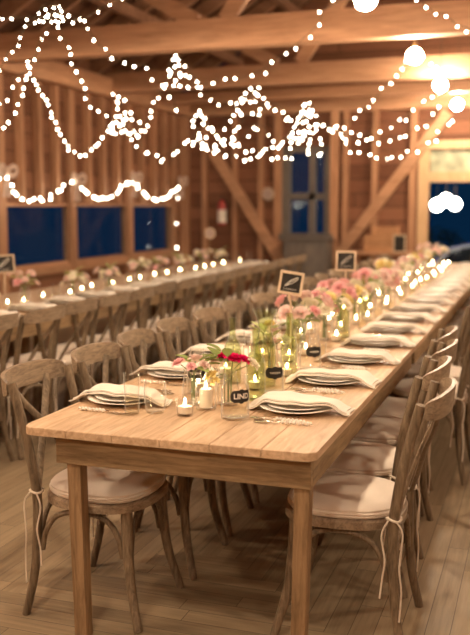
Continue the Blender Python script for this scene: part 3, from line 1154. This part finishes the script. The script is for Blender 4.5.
FT = 'front table'
bouquet(-1.215, 3.0, [(-.045, -.02, .150, .030, 'pink'), (.0, .03, .158, .032, 'blush'), (.05, -.02, .150, .024, 'blush'), (.01, -.04, .145, .022, 'pink')],
        'loose pink bouquet low in a glass near the front of the table', 'small glass vase holding the loose pink bouquet near the front', FT, leaves=5, seed=1)
bouquet(-1.09, 3.04, [(.02, .0, .165, .036, 'red'), (-.02, .02, .17, .030, 'red'), (.055, .01, .165, .028, 'red'), (.085, .02, .15, .03, 'cream'), (-.045, -.045, .11, .026, 'yellow'), (-.03, -.05, .09, .022, 'yellow')],
        'crimson roses with one cream bloom behind the lettered jar', 'small glass vase holding the crimson roses', FT, leaves=6, seed=2)
bouquet(-1.12, 3.68, rblooms(6, ['cream', 'blush', 'yellow', 'cream'], 3, .17), 'low cream and yellow bouquet beside the flared carafe', 'glass vase holding the cream and yellow bouquet by the carafe', FT, seed=3, pale=True)
sets = [(4.30, ['blush', 'pink', 'cream', 'blush'], 'blush and pink'), (4.72, ['cream', 'yellow', 'pink', 'cream'], 'cream, yellow and pink'),
        (5.14, ['pink', 'blush', 'pink'], 'mostly pink'), (5.6, ['cream', 'blush', 'yellow'], 'cream, blush and yellow'), (6.15, ['blush', 'pink', 'cream'], 'blush, pink and cream'),
        (6.7, ['cream', 'pink'], 'cream and pink'), (7.3, ['blush', 'cream', 'yellow'], 'blush and yellow'), (7.95, ['cream', 'blush'], 'cream and blush'),
        (8.7, ['pink', 'cream'], 'pink and cream'), (9.5, ['cream', 'yellow'], 'cream and yellow'), (10.3, ['blush', 'cream'], 'pale blush'), (11.1, ['cream', 'pink'], 'cream and pale pink')]
for k, (yy, cols, cn) in enumerate(sets):
    xx = -1.17 + rnd.uniform(-.05, .05)
    tall = .22 if k % 2 == 0 else .19
    bouquet(xx, yy, rblooms(10 if k < 6 else 7, cols, 20 + k, tall + .02, .13, (.034, .052)), '%s bouquet, %s arrangement from the near end of front table' % (cn, ORD[k + 3]),
            'clear vase of the %s bouquet, %s arrangement along front table' % (cn, ORD[k + 3]), FT, seed=30 + k, leaves=12, pale=k % 2 == 1)
LT = 'table by the windows'
lsets = []
for k in range(11):
    lsets.append((3.9 + .63 * k, [['cream', 'blush'], ['blush', 'cream'], ['cream', 'cream', 'blush'], ['blush', 'blush', 'pink']][k % 4], ['cream and blush', 'pale blush', 'mostly cream', 'blush and pink'][k % 4]))
for k, (yy, cols, cn) in enumerate(lsets):
    bouquet(-3.72 + rnd.uniform(-.06, .06), yy, rblooms(7, cols, 60 + k, .145 + .05 * (k % 3 == 0), .10, (.028, .046)), '%s bouquet, %s along the table by the windows' % (cn, ORD[k]),
            'clear vase of the %s bouquet, %s along the table by windows' % (cn, ORD[k]), LT, seed=70 + k, leaves=10, pale=True)

# bottles, carafes and candles in the middle of the table
cf = thing('carafe', 'tall flared glass carafe in the middle of the table before the sign', 'carafe', (-1.064, 3.42, TZ))
link('glass_wall', ME['carafe'], cf); link('water', ME['carafe_water'], cf)
for k, (xx, yy, lab) in enumerate(((-1.02, 3.16, 'slim pale green bottle behind the lettered jar'), (-1.21, 3.43, 'slim pale green bottle behind the flared carafe'),
                                   (-1.03, 3.66, 'slim pale green bottle beside the second labelled jar'), (-1.22, 4.42, 'slim pale green bottle between the fourth and fifth arrangements'),
                                   (-1.05, 4.86, 'slim pale green bottle before the second chalkboard sign'), (-1.14, 5.9, 'slim pale green bottle past the second chalkboard sign'))):
    tag(link('glass_bottle', ME['bottle'], None, (xx, yy, TZ)), lab, 'bottle', 'slim bottles on the front table')
votive(-1.177, 2.83, 'small lit votive in glass at the bare front of the table', 'votive candles on the front table')
pc = thing('pillar_candle', 'glowing cream candle in a glass beside the pink bouquet', 'candle', (-1.14, 2.94, TZ))
link('glass_cup', MB().lathe(glass_profile(.036, .040, .10, .0025), 24).mesh('candle_glass', M['glass']), pc)
link('wax', ME['candle_pillar'], pc)
fo = link('flame', ME['flame'], pc, (0, 0, .042))
vi = 0
for k in range(24):
    yy = 3.2 + .345 * k
    for dx in ((-.09, .10) if k % 2 else (.07, -.12)):
        vi += 1
        row = 'aisle' if dx > 0 else 'window'
        votive(-1.16 + dx * 1.0 + rnd.uniform(-.05, .05), yy + rnd.uniform(-.12, .10) + (.05 if dx > 0 else 0),
               'lit votive candle, %s from the near end in the %s-side row on front table' % (ORD[k], row), 'votive candles on the front table')
for k in range(22):
    votive(-3.66 + rnd.uniform(-.09, .06), 4.15 + .31 * k + rnd.uniform(-.1, .1), 'lit votive candle, %s from the near end on the table by windows' % ORD[k], 'votive candles on the table by windows')


# ------------------------------------------------------------------ chalkboard signs
def sign(x, y, zc, w, h, tilt, rz, label, base, writing=True):
    t = thing('chalkboard_sign', label, 'sign', (x, y, base), rz, 'framed chalkboard signs')
    zc -= base
    rot = Matrix.Translation((0, 0, zc)) @ Matrix.Rotation(tilt, 4, 'Y')
    b = MB().box(-w / 2 + .004, w / 2 - .004, -.003, .003, -h / 2 + .004, h / 2 - .004, rot).build('board', M['slate'], t, False)
    f = MB()
    k = .012
    for a in ((-w / 2, w / 2, h / 2 - k, h / 2), (-w / 2, w / 2, -h / 2, -h / 2 + k), (-w / 2, -w / 2 + k, -h / 2 + k, h / 2 - k), (w / 2 - k, w / 2, -h / 2 + k, h / 2 - k)):
        f.box(a[0], a[1], -.007, .007, a[2], a[3], rot)
    f.build('frame', M['frame'], t, False)
    MB().tube([rot @ Vector((0, .006, -h / 2 + .002)), (0, .01, zc - h / 2 - .05), (0, 0, 0)], .0055, 8).build('stick', M['frame'], t)
    if writing:
        c = MB()
        s = w / .12

        def st(pts, r=.0013):
            c.tube([rot @ Vector((px * s, -.0045, pz * s)) for px, pz in pts], r * s, 5)
        st([(-.030, -.018), (-.006, .010), (.022, .030), (.032, .032), (.030, .022), (.006, -.002), (-.020, -.014)], .0014)
        st([(-.026, -.018), (.0, .006), (.026, .026)], .001)
        for q in range(6):
            x0 = -.034 + q * .0115
            st([(x0, -.034), (x0 + .003, -.027), (x0 + .006, -.034)], .0011)
        c.build('chalk_writing', M['chalk'], b)
    return t


p = atY(291, 283, 4.12)
sign(p.x, p.y, p.z, .118, .112, R(9), R(16), 'tilted framed chalkboard sign on a stick above the flared carafe', TZ)
p = atY(346, 261, 5.4)
sign(p.x, p.y, p.z, .125, .125, R(1), R(12), 'upright framed chalkboard sign on a stick further along front table', TZ)
p = atX(4, 264, -3.6)
sign(p.x, p.y, p.z, .15, .13, R(-3), R(30), 'framed chalkboard sign at the edge of table by the windows', TZ)
p = atX(210, 236, -3.55)
t = thing('table_marker', 'round pale marker on a thin stick at far end of window table', 'sign', (p.x, p.y, TZ), 0)
MB().tube([(0, 0, 0), (0, 0, p.z - TZ - .05)], .006, 8).build('stick', M['bronze'], t)
MB().tube([(.06 * math.cos(a), 0, p.z - TZ + .03 + .06 * math.sin(a)) for a in [2 * PI * k / 20 for k in range(20)]], .007, 8, closed=True).build('ring', M['frame'], t)
MB().tube([(0, -.006, p.z - TZ + .03), (0, .006, p.z - TZ + .03)], .054, 24).build('disc', M['plaque'], t)

# ------------------------------------------------------------------ pendant lamps over the front table
glob = MB().lathe([(0, -.076)] + [(.074 * math.sin(PI * k / 14), -.007 - .069 * math.cos(PI * k / 14)) for k in range(1, 13)] + [(.018, .062)], 24).mesh('globe', M['globe'])
sock = MB().lathe([(.0, .125), (.012, .125), (.022, .112), (.024, .075), (.019, .062), (0, .062)], 16).mesh('socket', M['brass'])
pend = [(-1.2, 'behind the camera'), (1.2, 'behind the near end'), (3.6, 'above the near end of front table'), (6.0, 'highest in view above the front table'), (8.35, 'before the second tie beam'), (10.45, 'between the two far tie beams'), (12.5, 'closest to the doorway')]
for k, (yy, lab) in enumerate(pend):
    t = thing('pendant_bulb', 'added fill bulb on a dark cord, ' + lab, 'lamp', (-1.18, yy, 2.86), 0, 'globe bulbs over the front table')
    link('globe', glob, t); link('socket', sock, t)
    MB().tube([(0, 0, .124), (0, 0, EAVE + sl * (-1.18 - XL) - 2.96)], .004, 6).build('cord', M['wire'], t)
for k, (xx, yy, lab) in enumerate(((-4.7, 2.9, 'close to the first unseen window'), (-3.6, 2.0, 'above the unseen near end of window table'), (-3.6, -1.2, 'behind the camera near the windows'), (-4.9, 0.6, 'close to the windows beside the camera'),
                                   (1.6, -1.4, 'behind the camera over the aisle'), (2.0, 2.0, 'over the aisle beside the camera'), (1.9, 4.6, 'over the aisle past the frame'), (1.9, 7.8, 'over the far aisle'), (1.9, 11.4, 'over the aisle by the gable wall'))):
    t = thing('pendant_bulb', 'added fill bulb on a dark cord, ' + lab, 'lamp', (xx, yy, 2.86), 0, 'added fill bulbs elsewhere in the barn')  # unseen bulbs added out of frame as fill light
    link('globe', glob, t); link('socket', sock, t)
    zz = EAVE + (sl * (xx - XL) if xx < RIDGE_X else (RIDGE_Z - EAVE) * (XR - xx) / (XR - RIDGE_X)) - 2.96
    MB().tube([(0, 0, .124), (0, 0, zz)], .004, 6).build('cord', M['wire'], t)

# ------------------------------------------------------------------ fairy lights
bulb_me = MB().lathe([(0, -.015), (.008, -.0125), (.0125, -.005), (.0125, .003), (.008, .011), (.004, .015), (0, .016)], 8).mesh('bulb', M['fairy'])


def string(label, ctrl, spacing=.105, jit=.016, at=None, Y=8.0, scale=1.0, seed=0, group='strings of fairy lights under the beams'):
    """ctrl: picture points hung in a plane Y; entries (u, v) or (u, v, Y)"""
    r = random.Random(seed)
    pts = []
    for c in ctrl:
        if at is not None:
            pts.append(at(c))
        else:
            pts.append(atY(c[0], c[1], c[2] if len(c) > 2 else Y))
    path = smooth_path(pts, 8)
    o = MB().tube(path, .003, 5).build('string_light', M['wire'], None)
    tag(o, label, 'fairy lights', group)
    acc, last = spacing * .5, path[0]
    for q in path[1:]:
        d = (q - last).length
        while acc + d >= spacing:
            f = (spacing - acc) / d if d > 0 else 0
            last = last + (q - last) * f
            d = (q - last).length
            acc = 0
            b = link('bulb', bulb_me, o, (last.x + r.uniform(-jit, jit), last.y + r.uniform(-jit, jit), last.z - .014 + r.uniform(-jit, jit)))
            b.rotation_euler = (r.uniform(-.8, .8), r.uniform(-.8, .8), 0)
            k = scale * r.uniform(.85, 1.15)
            b.scale = (k, k, k)
        acc += d
        last = q
    return o


NEAR = 5.45
SL = [
    ('sparse fairy string running out from the top bunch toward the window wall', [(56, 12), (38, 17), (22, 17), (0, 18), (-30, 17), (-75, 9), (-115, -4)], NEAR, .075),
    ('sparse fairy string rising from the top bunch to the roof', [(56, 16), (75, 20), (87, 17), (99, 9), (115, 1), (130, -8)], NEAR, .075),
    ('bunched fairy string coiled round the top fixing point', [(38, 13), (42, 6), (50, 5), (60, 5), (63, 14), (52, 12), (42, 19), (48, 15), (54, 19), (63, 22), (57, 10)], NEAR, .04),
    ('fairy string dropping from the top bunch to the picture edge', [(48, 14), (30, 24), (22, 33), (18, 44), (8, 53), (1, 66), (-20, 80), (-55, 74), (-105, 20), (-115, -2)], NEAR, .055),
    ('short fairy string joining the top bunch to the lower bunch', [(50, 16), (46, 32), (38, 45), (37, 54), (28, 62)], NEAR + .5, .055),
    ('fairy string hanging from the lower bunch to the picture edge', [(29, 62), (27, 78), (19, 103), (9, 120), (-1, 133), (-18, 146), (-40, 148), (-65, 128), (-90, 80), (-100, 30)], 6.3, .06),
    ('short fairy string slanting off the lower bunch toward the windows', [(30, 70), (15, 78), (8, 97), (-6, 106), (-25, 110), (-50, 100), (-85, 60), (-100, 30)], 6.3, .07),
    ('fairy string swagging down from lower bunch to the first thick cluster', [(28, 63), (31, 75), (40, 88), (46, 102), (53, 118), (59, 134), (68, 146), (80, 153), (94, 148), (103, 136), (115, 122), (120, 100), (117, 92)], 6.8, .042),
    ('fairy string falling steeply from the top bunch to first thick cluster', [(57, 22), (63, 38), (69, 50), (74, 70), (84, 84), (88, 103), (103, 112), (118, 124), (130, 131)], 6.6, .062),
    ('fairy string sloping from top bunch past the first tie beam', [(64, 12), (84, 22), (95, 40), (114, 57), (129, 65), (144, 65), (152, 78), (166, 88), (174, 101), (176, 118)], 6.8, .085),
    ('fairy string draped from second bunch deep into the wide swag', [(171, 57), (169, 72), (160, 96), (152, 112), (144, 124), (134, 132), (139, 141), (148, 153), (160, 158), (174, 149), (190, 141), (205, 136)], 7.6, .062),
    ('fairy string looped about the second bunch and tie beam', [(171, 58), (181, 58), (174, 66), (180, 66), (171, 74), (178, 77), (172, 84), (184, 86), (195, 84)], 7.6, .062),
    ('long fairy string rising from second bunch to the roof', [(181, 60), (190, 72), (202, 84), (220, 81), (236, 79), (252, 74), (267, 67), (284, 53), (303, 39), (318, 24), (324, 10), (340, 0), (352, -10)], 7.2, .105),
    ('fairy string from second bunch down to the third cluster', [(184, 70), (194, 84), (202, 94), (212, 101), (222, 102), (237, 106), (246, 113)], 7.6, .10),
    ('thick fairy string wound through first cluster', [(113, 93), (121, 97), (119, 106), (124, 114), (112, 123), (116, 131), (126, 126), (134, 134), (142, 128), (131, 121), (120, 130), (134, 112)], 7.4, .058),
    ('thick fairy string hung between second and third clusters', [(190, 141), (197, 130), (193, 121), (197, 112), (206, 120), (214, 130), (222, 140), (210, 146), (200, 138), (214, 150), (226, 142), (234, 136)], 7.9, .055),
    ('upper fairy string of the wide middle swag', [(197, 113), (208, 126), (220, 136), (232, 142), (248, 149), (264, 150), (280, 145), (290, 132), (300, 117), (308, 103)], 7.9, .06),
    ('lower fairy string of the wide middle swag', [(192, 142), (206, 147), (222, 152), (238, 157), (252, 159), (268, 156), (282, 160), (291, 156), (294, 148), (300, 140)], 8.0, .066),
    ('fairy string arching over third cluster peak', [(222, 128), (230, 116), (237, 104), (246, 99), (256, 87), (262, 96), (271, 103), (282, 109), (287, 118)], 7.9, .058),
    ('fairy string coiled inside third cluster', [(237, 106), (249, 96), (258, 90), (250, 102), (262, 104), (261, 113), (248, 113), (240, 124), (232, 132), (240, 140), (252, 126), (262, 126), (268, 134), (272, 140)], 8.0, .075),
    ('thick fairy string wound round the fourth cluster peak', [(286, 122), (296, 114), (304, 106), (309, 101), (314, 110), (306, 116), (298, 126), (308, 130), (316, 120), (320, 126), (310, 136), (296, 136), (284, 142)], 7.9, .05),
    ('short fairy string tumbling below the fourth cluster', [(310, 108), (304, 122), (302, 136), (312, 140), (308, 150), (315, 156), (322, 148), (318, 138)], 7.9, .05),
    ('fairy string leaving fourth cluster for the low right swag', [(311, 104), (318, 120), (328, 128), (340, 133), (350, 148), (365, 154), (380, 159), (396, 157), (412, 152), (424, 144), (438, 136), (449, 122), (456, 112)], 8.6, .078),
    ('middle fairy string swagging toward the doorway lamps', [(322, 122), (334, 128), (346, 133), (362, 134), (378, 134), (392, 124), (406, 117), (420, 106), (430, 97), (440, 90)], 8.6, .088),
    ('fairy string between the two swags near the doorway', [(324, 127), (336, 128), (350, 138), (362, 141), (374, 142), (386, 140), (400, 137), (416, 128), (430, 120), (442, 104)], 8.9, .098),
    ('fairy string climbing to the second hanging bulb', [(330, 129), (350, 120), (364, 109), (373, 103), (382, 89), (396, 76), (404, 62), (416, 50)], 8.5, .088),
    ('fairy string dropping from second hanging bulb to the next', [(418, 48), (428, 58), (436, 66), (441, 78), (443, 92)], 8.8, .07),
    ('sparse fairy string crossing the roof near the door corner', [(414, -6), (424, 4), (434, 12), (446, 15), (456, 24), (468, 28), (480, 36)], 7.0, .085),
]
for k, (lab, pts, Y, sp) in enumerate(SL):
    string(lab, pts, sp * (1.3 if Y < 7 else 1.08), .016 + .016 * (Y > 7), Y=Y, seed=100 + k, scale=.46 if Y < 6 else .6)

WALLX = XL + .19
string('fairy lights looped post to post along the tops of the windows', [(-250, 172), (-215, 198), (-185, 202), (-150, 195), (-112, 174), (-90, 194), (-60, 204), (-35, 198), (-16, 186), (4, 176), (14, 193), (30, 200), (48, 197), (62, 188), (75, 180), (84, 188), (97, 199), (110, 197), (122, 186), (133, 180), (143, 193), (156, 199), (167, 195), (181, 184)],
       .105, .03, at=lambda c: atX(c[0], c[1], WALLX), seed=300, scale=.9, group='fairy lights on the window wall')
string('short tail of fairy lights hanging beside the last window', [(180, 186), (177, 200), (176, 214), (177, 235), (176, 252), (176, 264)], .40, .02, at=lambda c: atX(c[0], c[1], WALLX), seed=301, scale=.9, group='fairy lights on the window wall')

# gathered tulle bows at the post tops
for k, (u, v, lab) in enumerate(((4, 172, 'gauzy white bow on the post nearest the camera'), (75, 180, 'gauzy white bow on the post between the first two windows'),
                                 (133, 178, 'gauzy white bow on the post between the last two windows'), (180, 182, 'gauzy white bow on the corner post past the windows'))):
    p = atX(u, v, XL + .16)
    t = thing('tulle_bow', lab, 'bow', p, 0, 'tulle bows along the window wall')
    for s in (-1, 1):
        lp = MB()
        pts = [(.02, 0, 0), (.05, s * .06, .05), (.06, s * .13, .06), (.06, s * .15, .0), (.05, s * .08, -.04), (.02, 0, 0)]
        lp.tube(smooth_path(pts, 5), .028, 8, .5).build('loop', M['tulle'], t)
        MB().grid(lambda a, b, s=s: Vector((.03 + .012 * math.sin(9 * b + 3 * a), s * (.015 + .03 * a) + (b - .5) * (.02 + .03 * a), -.02 - .24 * a)), 8, 6, 0).build('tail', M['tulle'], t)
    MB().lathe([(0, -.035), (.026, -.02), (.032, 0), (.026, .02), (0, .035)], 12, (.035, 0, 0)).build('knot', M['tulle'], t)

# ------------------------------------------------------------------ against the gable wall
p = atY(222, 208, YB - .17)
t = thing('fire_extinguisher', 'red fire extinguisher with white label hung on the gable wall', 'fire extinguisher', (p.x, p.y, p.z - .27))
t.scale = (.8, .8, .8)
MB().lathe([(0, 0), (.075, 0), (.085, .015), (.085, .40), (.07, .45), (.03, .48), (.025, .50), (0, .50)], 20).build('cylinder', M['red_paint'], t)
MB().lathe([(.0862, .05), (.087, .05), (.087, .30), (.0862, .30), (.0862, .05)], 20).build('label_band', M['white_label'], t)
MB().box(-.02, .02, -.07, .05, .50, .53).box(-.012, .012, -.09, .05, .545, .56).build('handle', M['black'], t, False, .004)
MB().tube(smooth_path([(.02, 0, .51), (.09, -.02, .48), (.11, -.02, .3), (.1, -.02, .14)], 5), .012, 8).build('hose', M['black'], t)
MB().box(-.05, .05, .086, .12, .1, .4).build('bracket', M['black'], t, False)

p = atY(268, 194, YB - .12)
t = thing('round_plaque', 'pale round plaque fixed on a stud left of the gable window', 'plaque', (p.x, p.y, p.z))
MB().tube([(0, -.012, 0), (0, .012, 0)], .085, 28).build('face', M['plaque'], t)
MB().tube([(.088 * math.cos(a), 0, .088 * math.sin(a)) for a in [2 * PI * k / 28 for k in range(28)]], .012, 8, closed=True).build('rim', M['frame'], t)

xa, xb = atY(286, 240, 12.9).x, atY(329, 240, 12.9).x
zt = atY(300, 238, 12.9).z
t = thing('cupboard', 'plain grey two-door cupboard below the gable window', 'cupboard', ((xa + xb) / 2, 12.95, 0))
w2 = (xb - xa) / 2
MB().box(-w2, w2, -.2, .2, .06, zt - .04).build('body', M['grey_wood'], t, False, .006)
MB().box(-w2 - .03, w2 + .03, -.23, .22, zt - .04, zt).build('top', M['grey_wood'], t, False, .006)
for s in (-1, 1):
    d = MB().box(min(s * .008, s * (w2 - .03)), max(s * .008, s * (w2 - .03)), -.222, -.203, .12, zt - .08).build('door', M['grey_wood'], t, False, .005)
    MB().lathe([(0, 0), (.014, .004), (.016, .012), (.01, .02), (0, .022)], 12).build('knob', M['brass'], d, True, 0, (s * .05, -.232, (zt) * .55))
for sx in (-1, 1):
    for sy in (-1, 1):
        MB().box(sx * (w2 - .05) - .025, sx * (w2 - .05) + .025, sy * .16 - .025, sy * .16 + .025, 0, .06).build('foot', M['grey_wood'], t, False)

# side table with crates by the wall
xa, xb = atY(350, 250, 12.7).x, atY(412, 250, 12.7).x
t = thing('side_table', 'rough wooden side table against the gable wall under the brace', 'table', ((xa + xb) / 2, 12.75, 0))
hw = (xb - xa) / 2
zs = .84
MB().box(-hw, hw, -.25, .25, zs - .04, zs).build('table_top', M['beam_x'], t, False, .005)
for sx in (-1, 1):
    for sy in (-1, 1):
        MB().box(sx * (hw - .06) - .03, sx * (hw - .06) + .03, sy * .2 - .03, sy * .2 + .03, 0, zs - .04).build('leg', M['stud'], t, False)


def crate(x, y, z, w, d, h, label):
    t = thing('wooden_crate', label, 'crate', (x, y, z), 0, 'wooden crates by the gable wall')
    sl_ = h / 3
    for k in range(3):
        z0 = k * sl_ + .006
        z1 = (k + 1) * sl_ - .006
        MB().box(-w / 2, w / 2, -d / 2, -d / 2 + .014, z0, z1).build('slat', M['crate'], t, False)
        MB().box(-w / 2, w / 2, d / 2 - .014, d / 2, z0, z1).build('slat', M['crate'], t, False)
    for s in (-1, 1):
        MB().box(s * (w / 2 - .008) - .008, s * (w / 2 - .008) + .008, -d / 2 + .015, d / 2 - .015, 0, h).build('end_panel', M['crate'], t, False)
    MB().box(-w / 2 + .017, w / 2 - .017, -d / 2 + .015, d / 2 - .015, 0, .012).build('bottom', M['crate'], t, False)
    return t


p = atY(384, 250, 12.7)
crate(p.x - .02, 12.72, zs, .50, .3, .24, 'wide wooden crate on the side table')
crate(p.x + .02, 12.72, zs + .242, .36, .26, .12, 'small wooden crate stacked on the wide one')
p = atY(399, 249, 12.5)
t = thing('picture_frame', 'small dark framed chalkboard leaning before the crates', 'frame', (p.x, 12.53, zs))
MB().box(-.075, .075, -.006, .006, .01, .24).build('board', M['slate'], t, False)
f = MB()
for a in ((-.09, .09, 0, .02), (-.09, .09, .235, .255), (-.09, -.07, .02, .235), (.07, .09, .02, .235)):
    f.box(a[0], a[1], -.012, .012, a[2], a[3])
f.build('border', M['frame'], t, False)

# ------------------------------------------------------------------ outside the door and windows
tag(MB().box(-5.5, 14, YB + .12, 45, -.66, -.56).build('ground', M['ground'], None, False), 'dark lawn outside the barn', None, None, 'structure')
for k, (u, v, lab) in enumerate(((437, 205, 'round white lantern at the garden side, leftmost of three'), (446, 200, 'round white lantern hanging highest, middle of three'), (455, 204, 'round white lantern, rightmost of three outside the door'))):
    p = atY(u, v, 15.2 + .32 * k)
    t = thing('garden_lantern', lab, 'lantern', p, 0, 'round lanterns outside the doorway')
    MB().lathe([(0, -.105)] + [(.105 * math.sin(PI * q / 12), -.105 * math.cos(PI * q / 12)) for q in range(1, 12)] + [(0, .105)], 20).build('globe', M['lantern'], t)
    MB().tube([(0, 0, .106), (0, 0, .13)], .03, 10).build('cap', M['black'], t)
    MB().tube([(0, 0, .13), (0, 0, 2.2)], .006, 6).build('cord', M['wire'], t)
bb = MB()
rr = random.Random(5)
for k in range(420):
    a, e = rr.uniform(0, 2 * PI), rr.uniform(-.3, 1.3)
    q = rr.uniform(.4, 1) ** .5
    leaf_into(bb, (q * .8 * math.cos(a) * math.cos(e), q * .6 * math.sin(a) * math.cos(e), .75 + q * .85 * math.sin(e)), (math.cos(a), math.sin(a), rr.uniform(-.4, .8)), rr.uniform(.10, .18), .04)
p = atY(434, 230, 21.0)
t = thing('garden_shrub', 'dim green shrub seen through the open doorway', 'shrub', (p.x, 21.0, -.56))
bb.build('foliage', M['night_leaf'], t)
MB().tube([(0, 0, 0), (.03, 0, .4), (.0, .02, .9)], [.05, .04, .02], 8).build('trunk', M['stud'], t)

# parked blue car outside the doorway
p = atY(499, 240, 17.0)
t = thing('parked_car', 'dark blue car with pale window trim parked outside the doorway', 'car', (p.x, 17.6, -.56))
prof = [(-1.95, .35), (-2.0, .62), (-1.92, .80), (-1.55, .86), (-1.25, 1.02), (-.85, 1.30), (-.4, 1.40), (.5, 1.38), (1.0, 1.22), (1.45, .92), (2.0, .82), (2.08, .6), (2.05, .35)]
cb = MB()
secs = []
for yy, kx, kz in ((-.80, .985, 0), (-.78, 1, 1), (.78, 1, 1), (.80, .985, 0)):
    secs.append([cb.bm.verts.new((x * kx, yy * (1 - .16 * max(0, (z - .85)) / .55), z if kz else z * .99)) for x, z in prof])
n = len(prof)
for a, b in zip(secs[:-1], secs[1:]):
    for k in range(n):
        cb.bm.faces.new((a[k], a[(k + 1) % n], b[(k + 1) % n], b[k]))
cb.bm.faces.new(secs[0]); cb.bm.faces.new(secs[-1][::-1])
cb.build('body', M['car_blue'], t)
for s in (-1, 1):
    yy = .79
    gl = MB()
    poly = [(-1.12, .92), (-.82, 1.22), (-.4, 1.31), (.48, 1.29), (.92, 1.15), (1.2, .92)]
    v0 = [gl.bm.verts.new((x, s * (yy * (1 - .16 * (z - .85) / .55) + .004), z)) for x, z in poly]
    v1 = [gl.bm.verts.new((x, s * (yy * (1 - .16 * (z - .85) / .55) + .012), z)) for x, z in poly]
    gl.bm.faces.new(v0); gl.bm.faces.new(v1[::-1])
    for k in range(6):
        gl.bm.faces.new((v0[k], v0[(k + 1) % 6], v1[(k + 1) % 6], v1[k]))
    wg = gl.build('side_window', M['car_glass'], t, False)
    MB().tube([(x, s * (yy * (1 - .16 * (z - .85) / .55) + .016), z + .01) for x, z in [(-1.16, .90), (-.83, 1.24), (-.4, 1.335), (.48, 1.315), (.95, 1.17), (1.25, .90)]], .028, 6).build('window_trim', M['chrome'], wg)
    for x in (-1.25, 1.3):
        MB().tube([(x, s * .64, .31), (x, s * .83, .31)], .31, 24).build('wheel', M['black'], t)

# ------------------------------------------------------------------ world and view
wd = bpy.data.worlds.new('dusk')
scene.world = wd
wd.use_nodes = True
nt = wd.node_tree
nt.nodes.clear()
o = N(nt, 'ShaderNodeOutputWorld')
b = N(nt, 'ShaderNodeBackground')
tc = N(nt, 'ShaderNodeTexCoord')
sp = N(nt, 'ShaderNodeSeparateXYZ')
L(nt, tc.outputs['Generated'], sp.inputs[0])
L(nt, ramp(nt, sp.outputs[2], [(0.0, (0.002, 0.015, 0.042)), (0.5, (0.002, 0.015, 0.04))]), b.inputs[0])
b.inputs[1].default_value = 1.0
L(nt, b.outputs[0], o.inputs[0])
scene.view_settings.view_transform = 'Standard'
scene.view_settings.look = 'None'
scene.view_settings.exposure = 0.0
scene.view_settings.gamma = 1.0
scene.view_settings.use_curve_mapping = False
scene.cycles.max_bounces = 10
scene.cycles.transparent_max_bounces = 24
scene.cycles.sample_clamp_indirect = 6.0
scene.cycles.caustics_reflective = False
scene.cycles.caustics_refractive = False
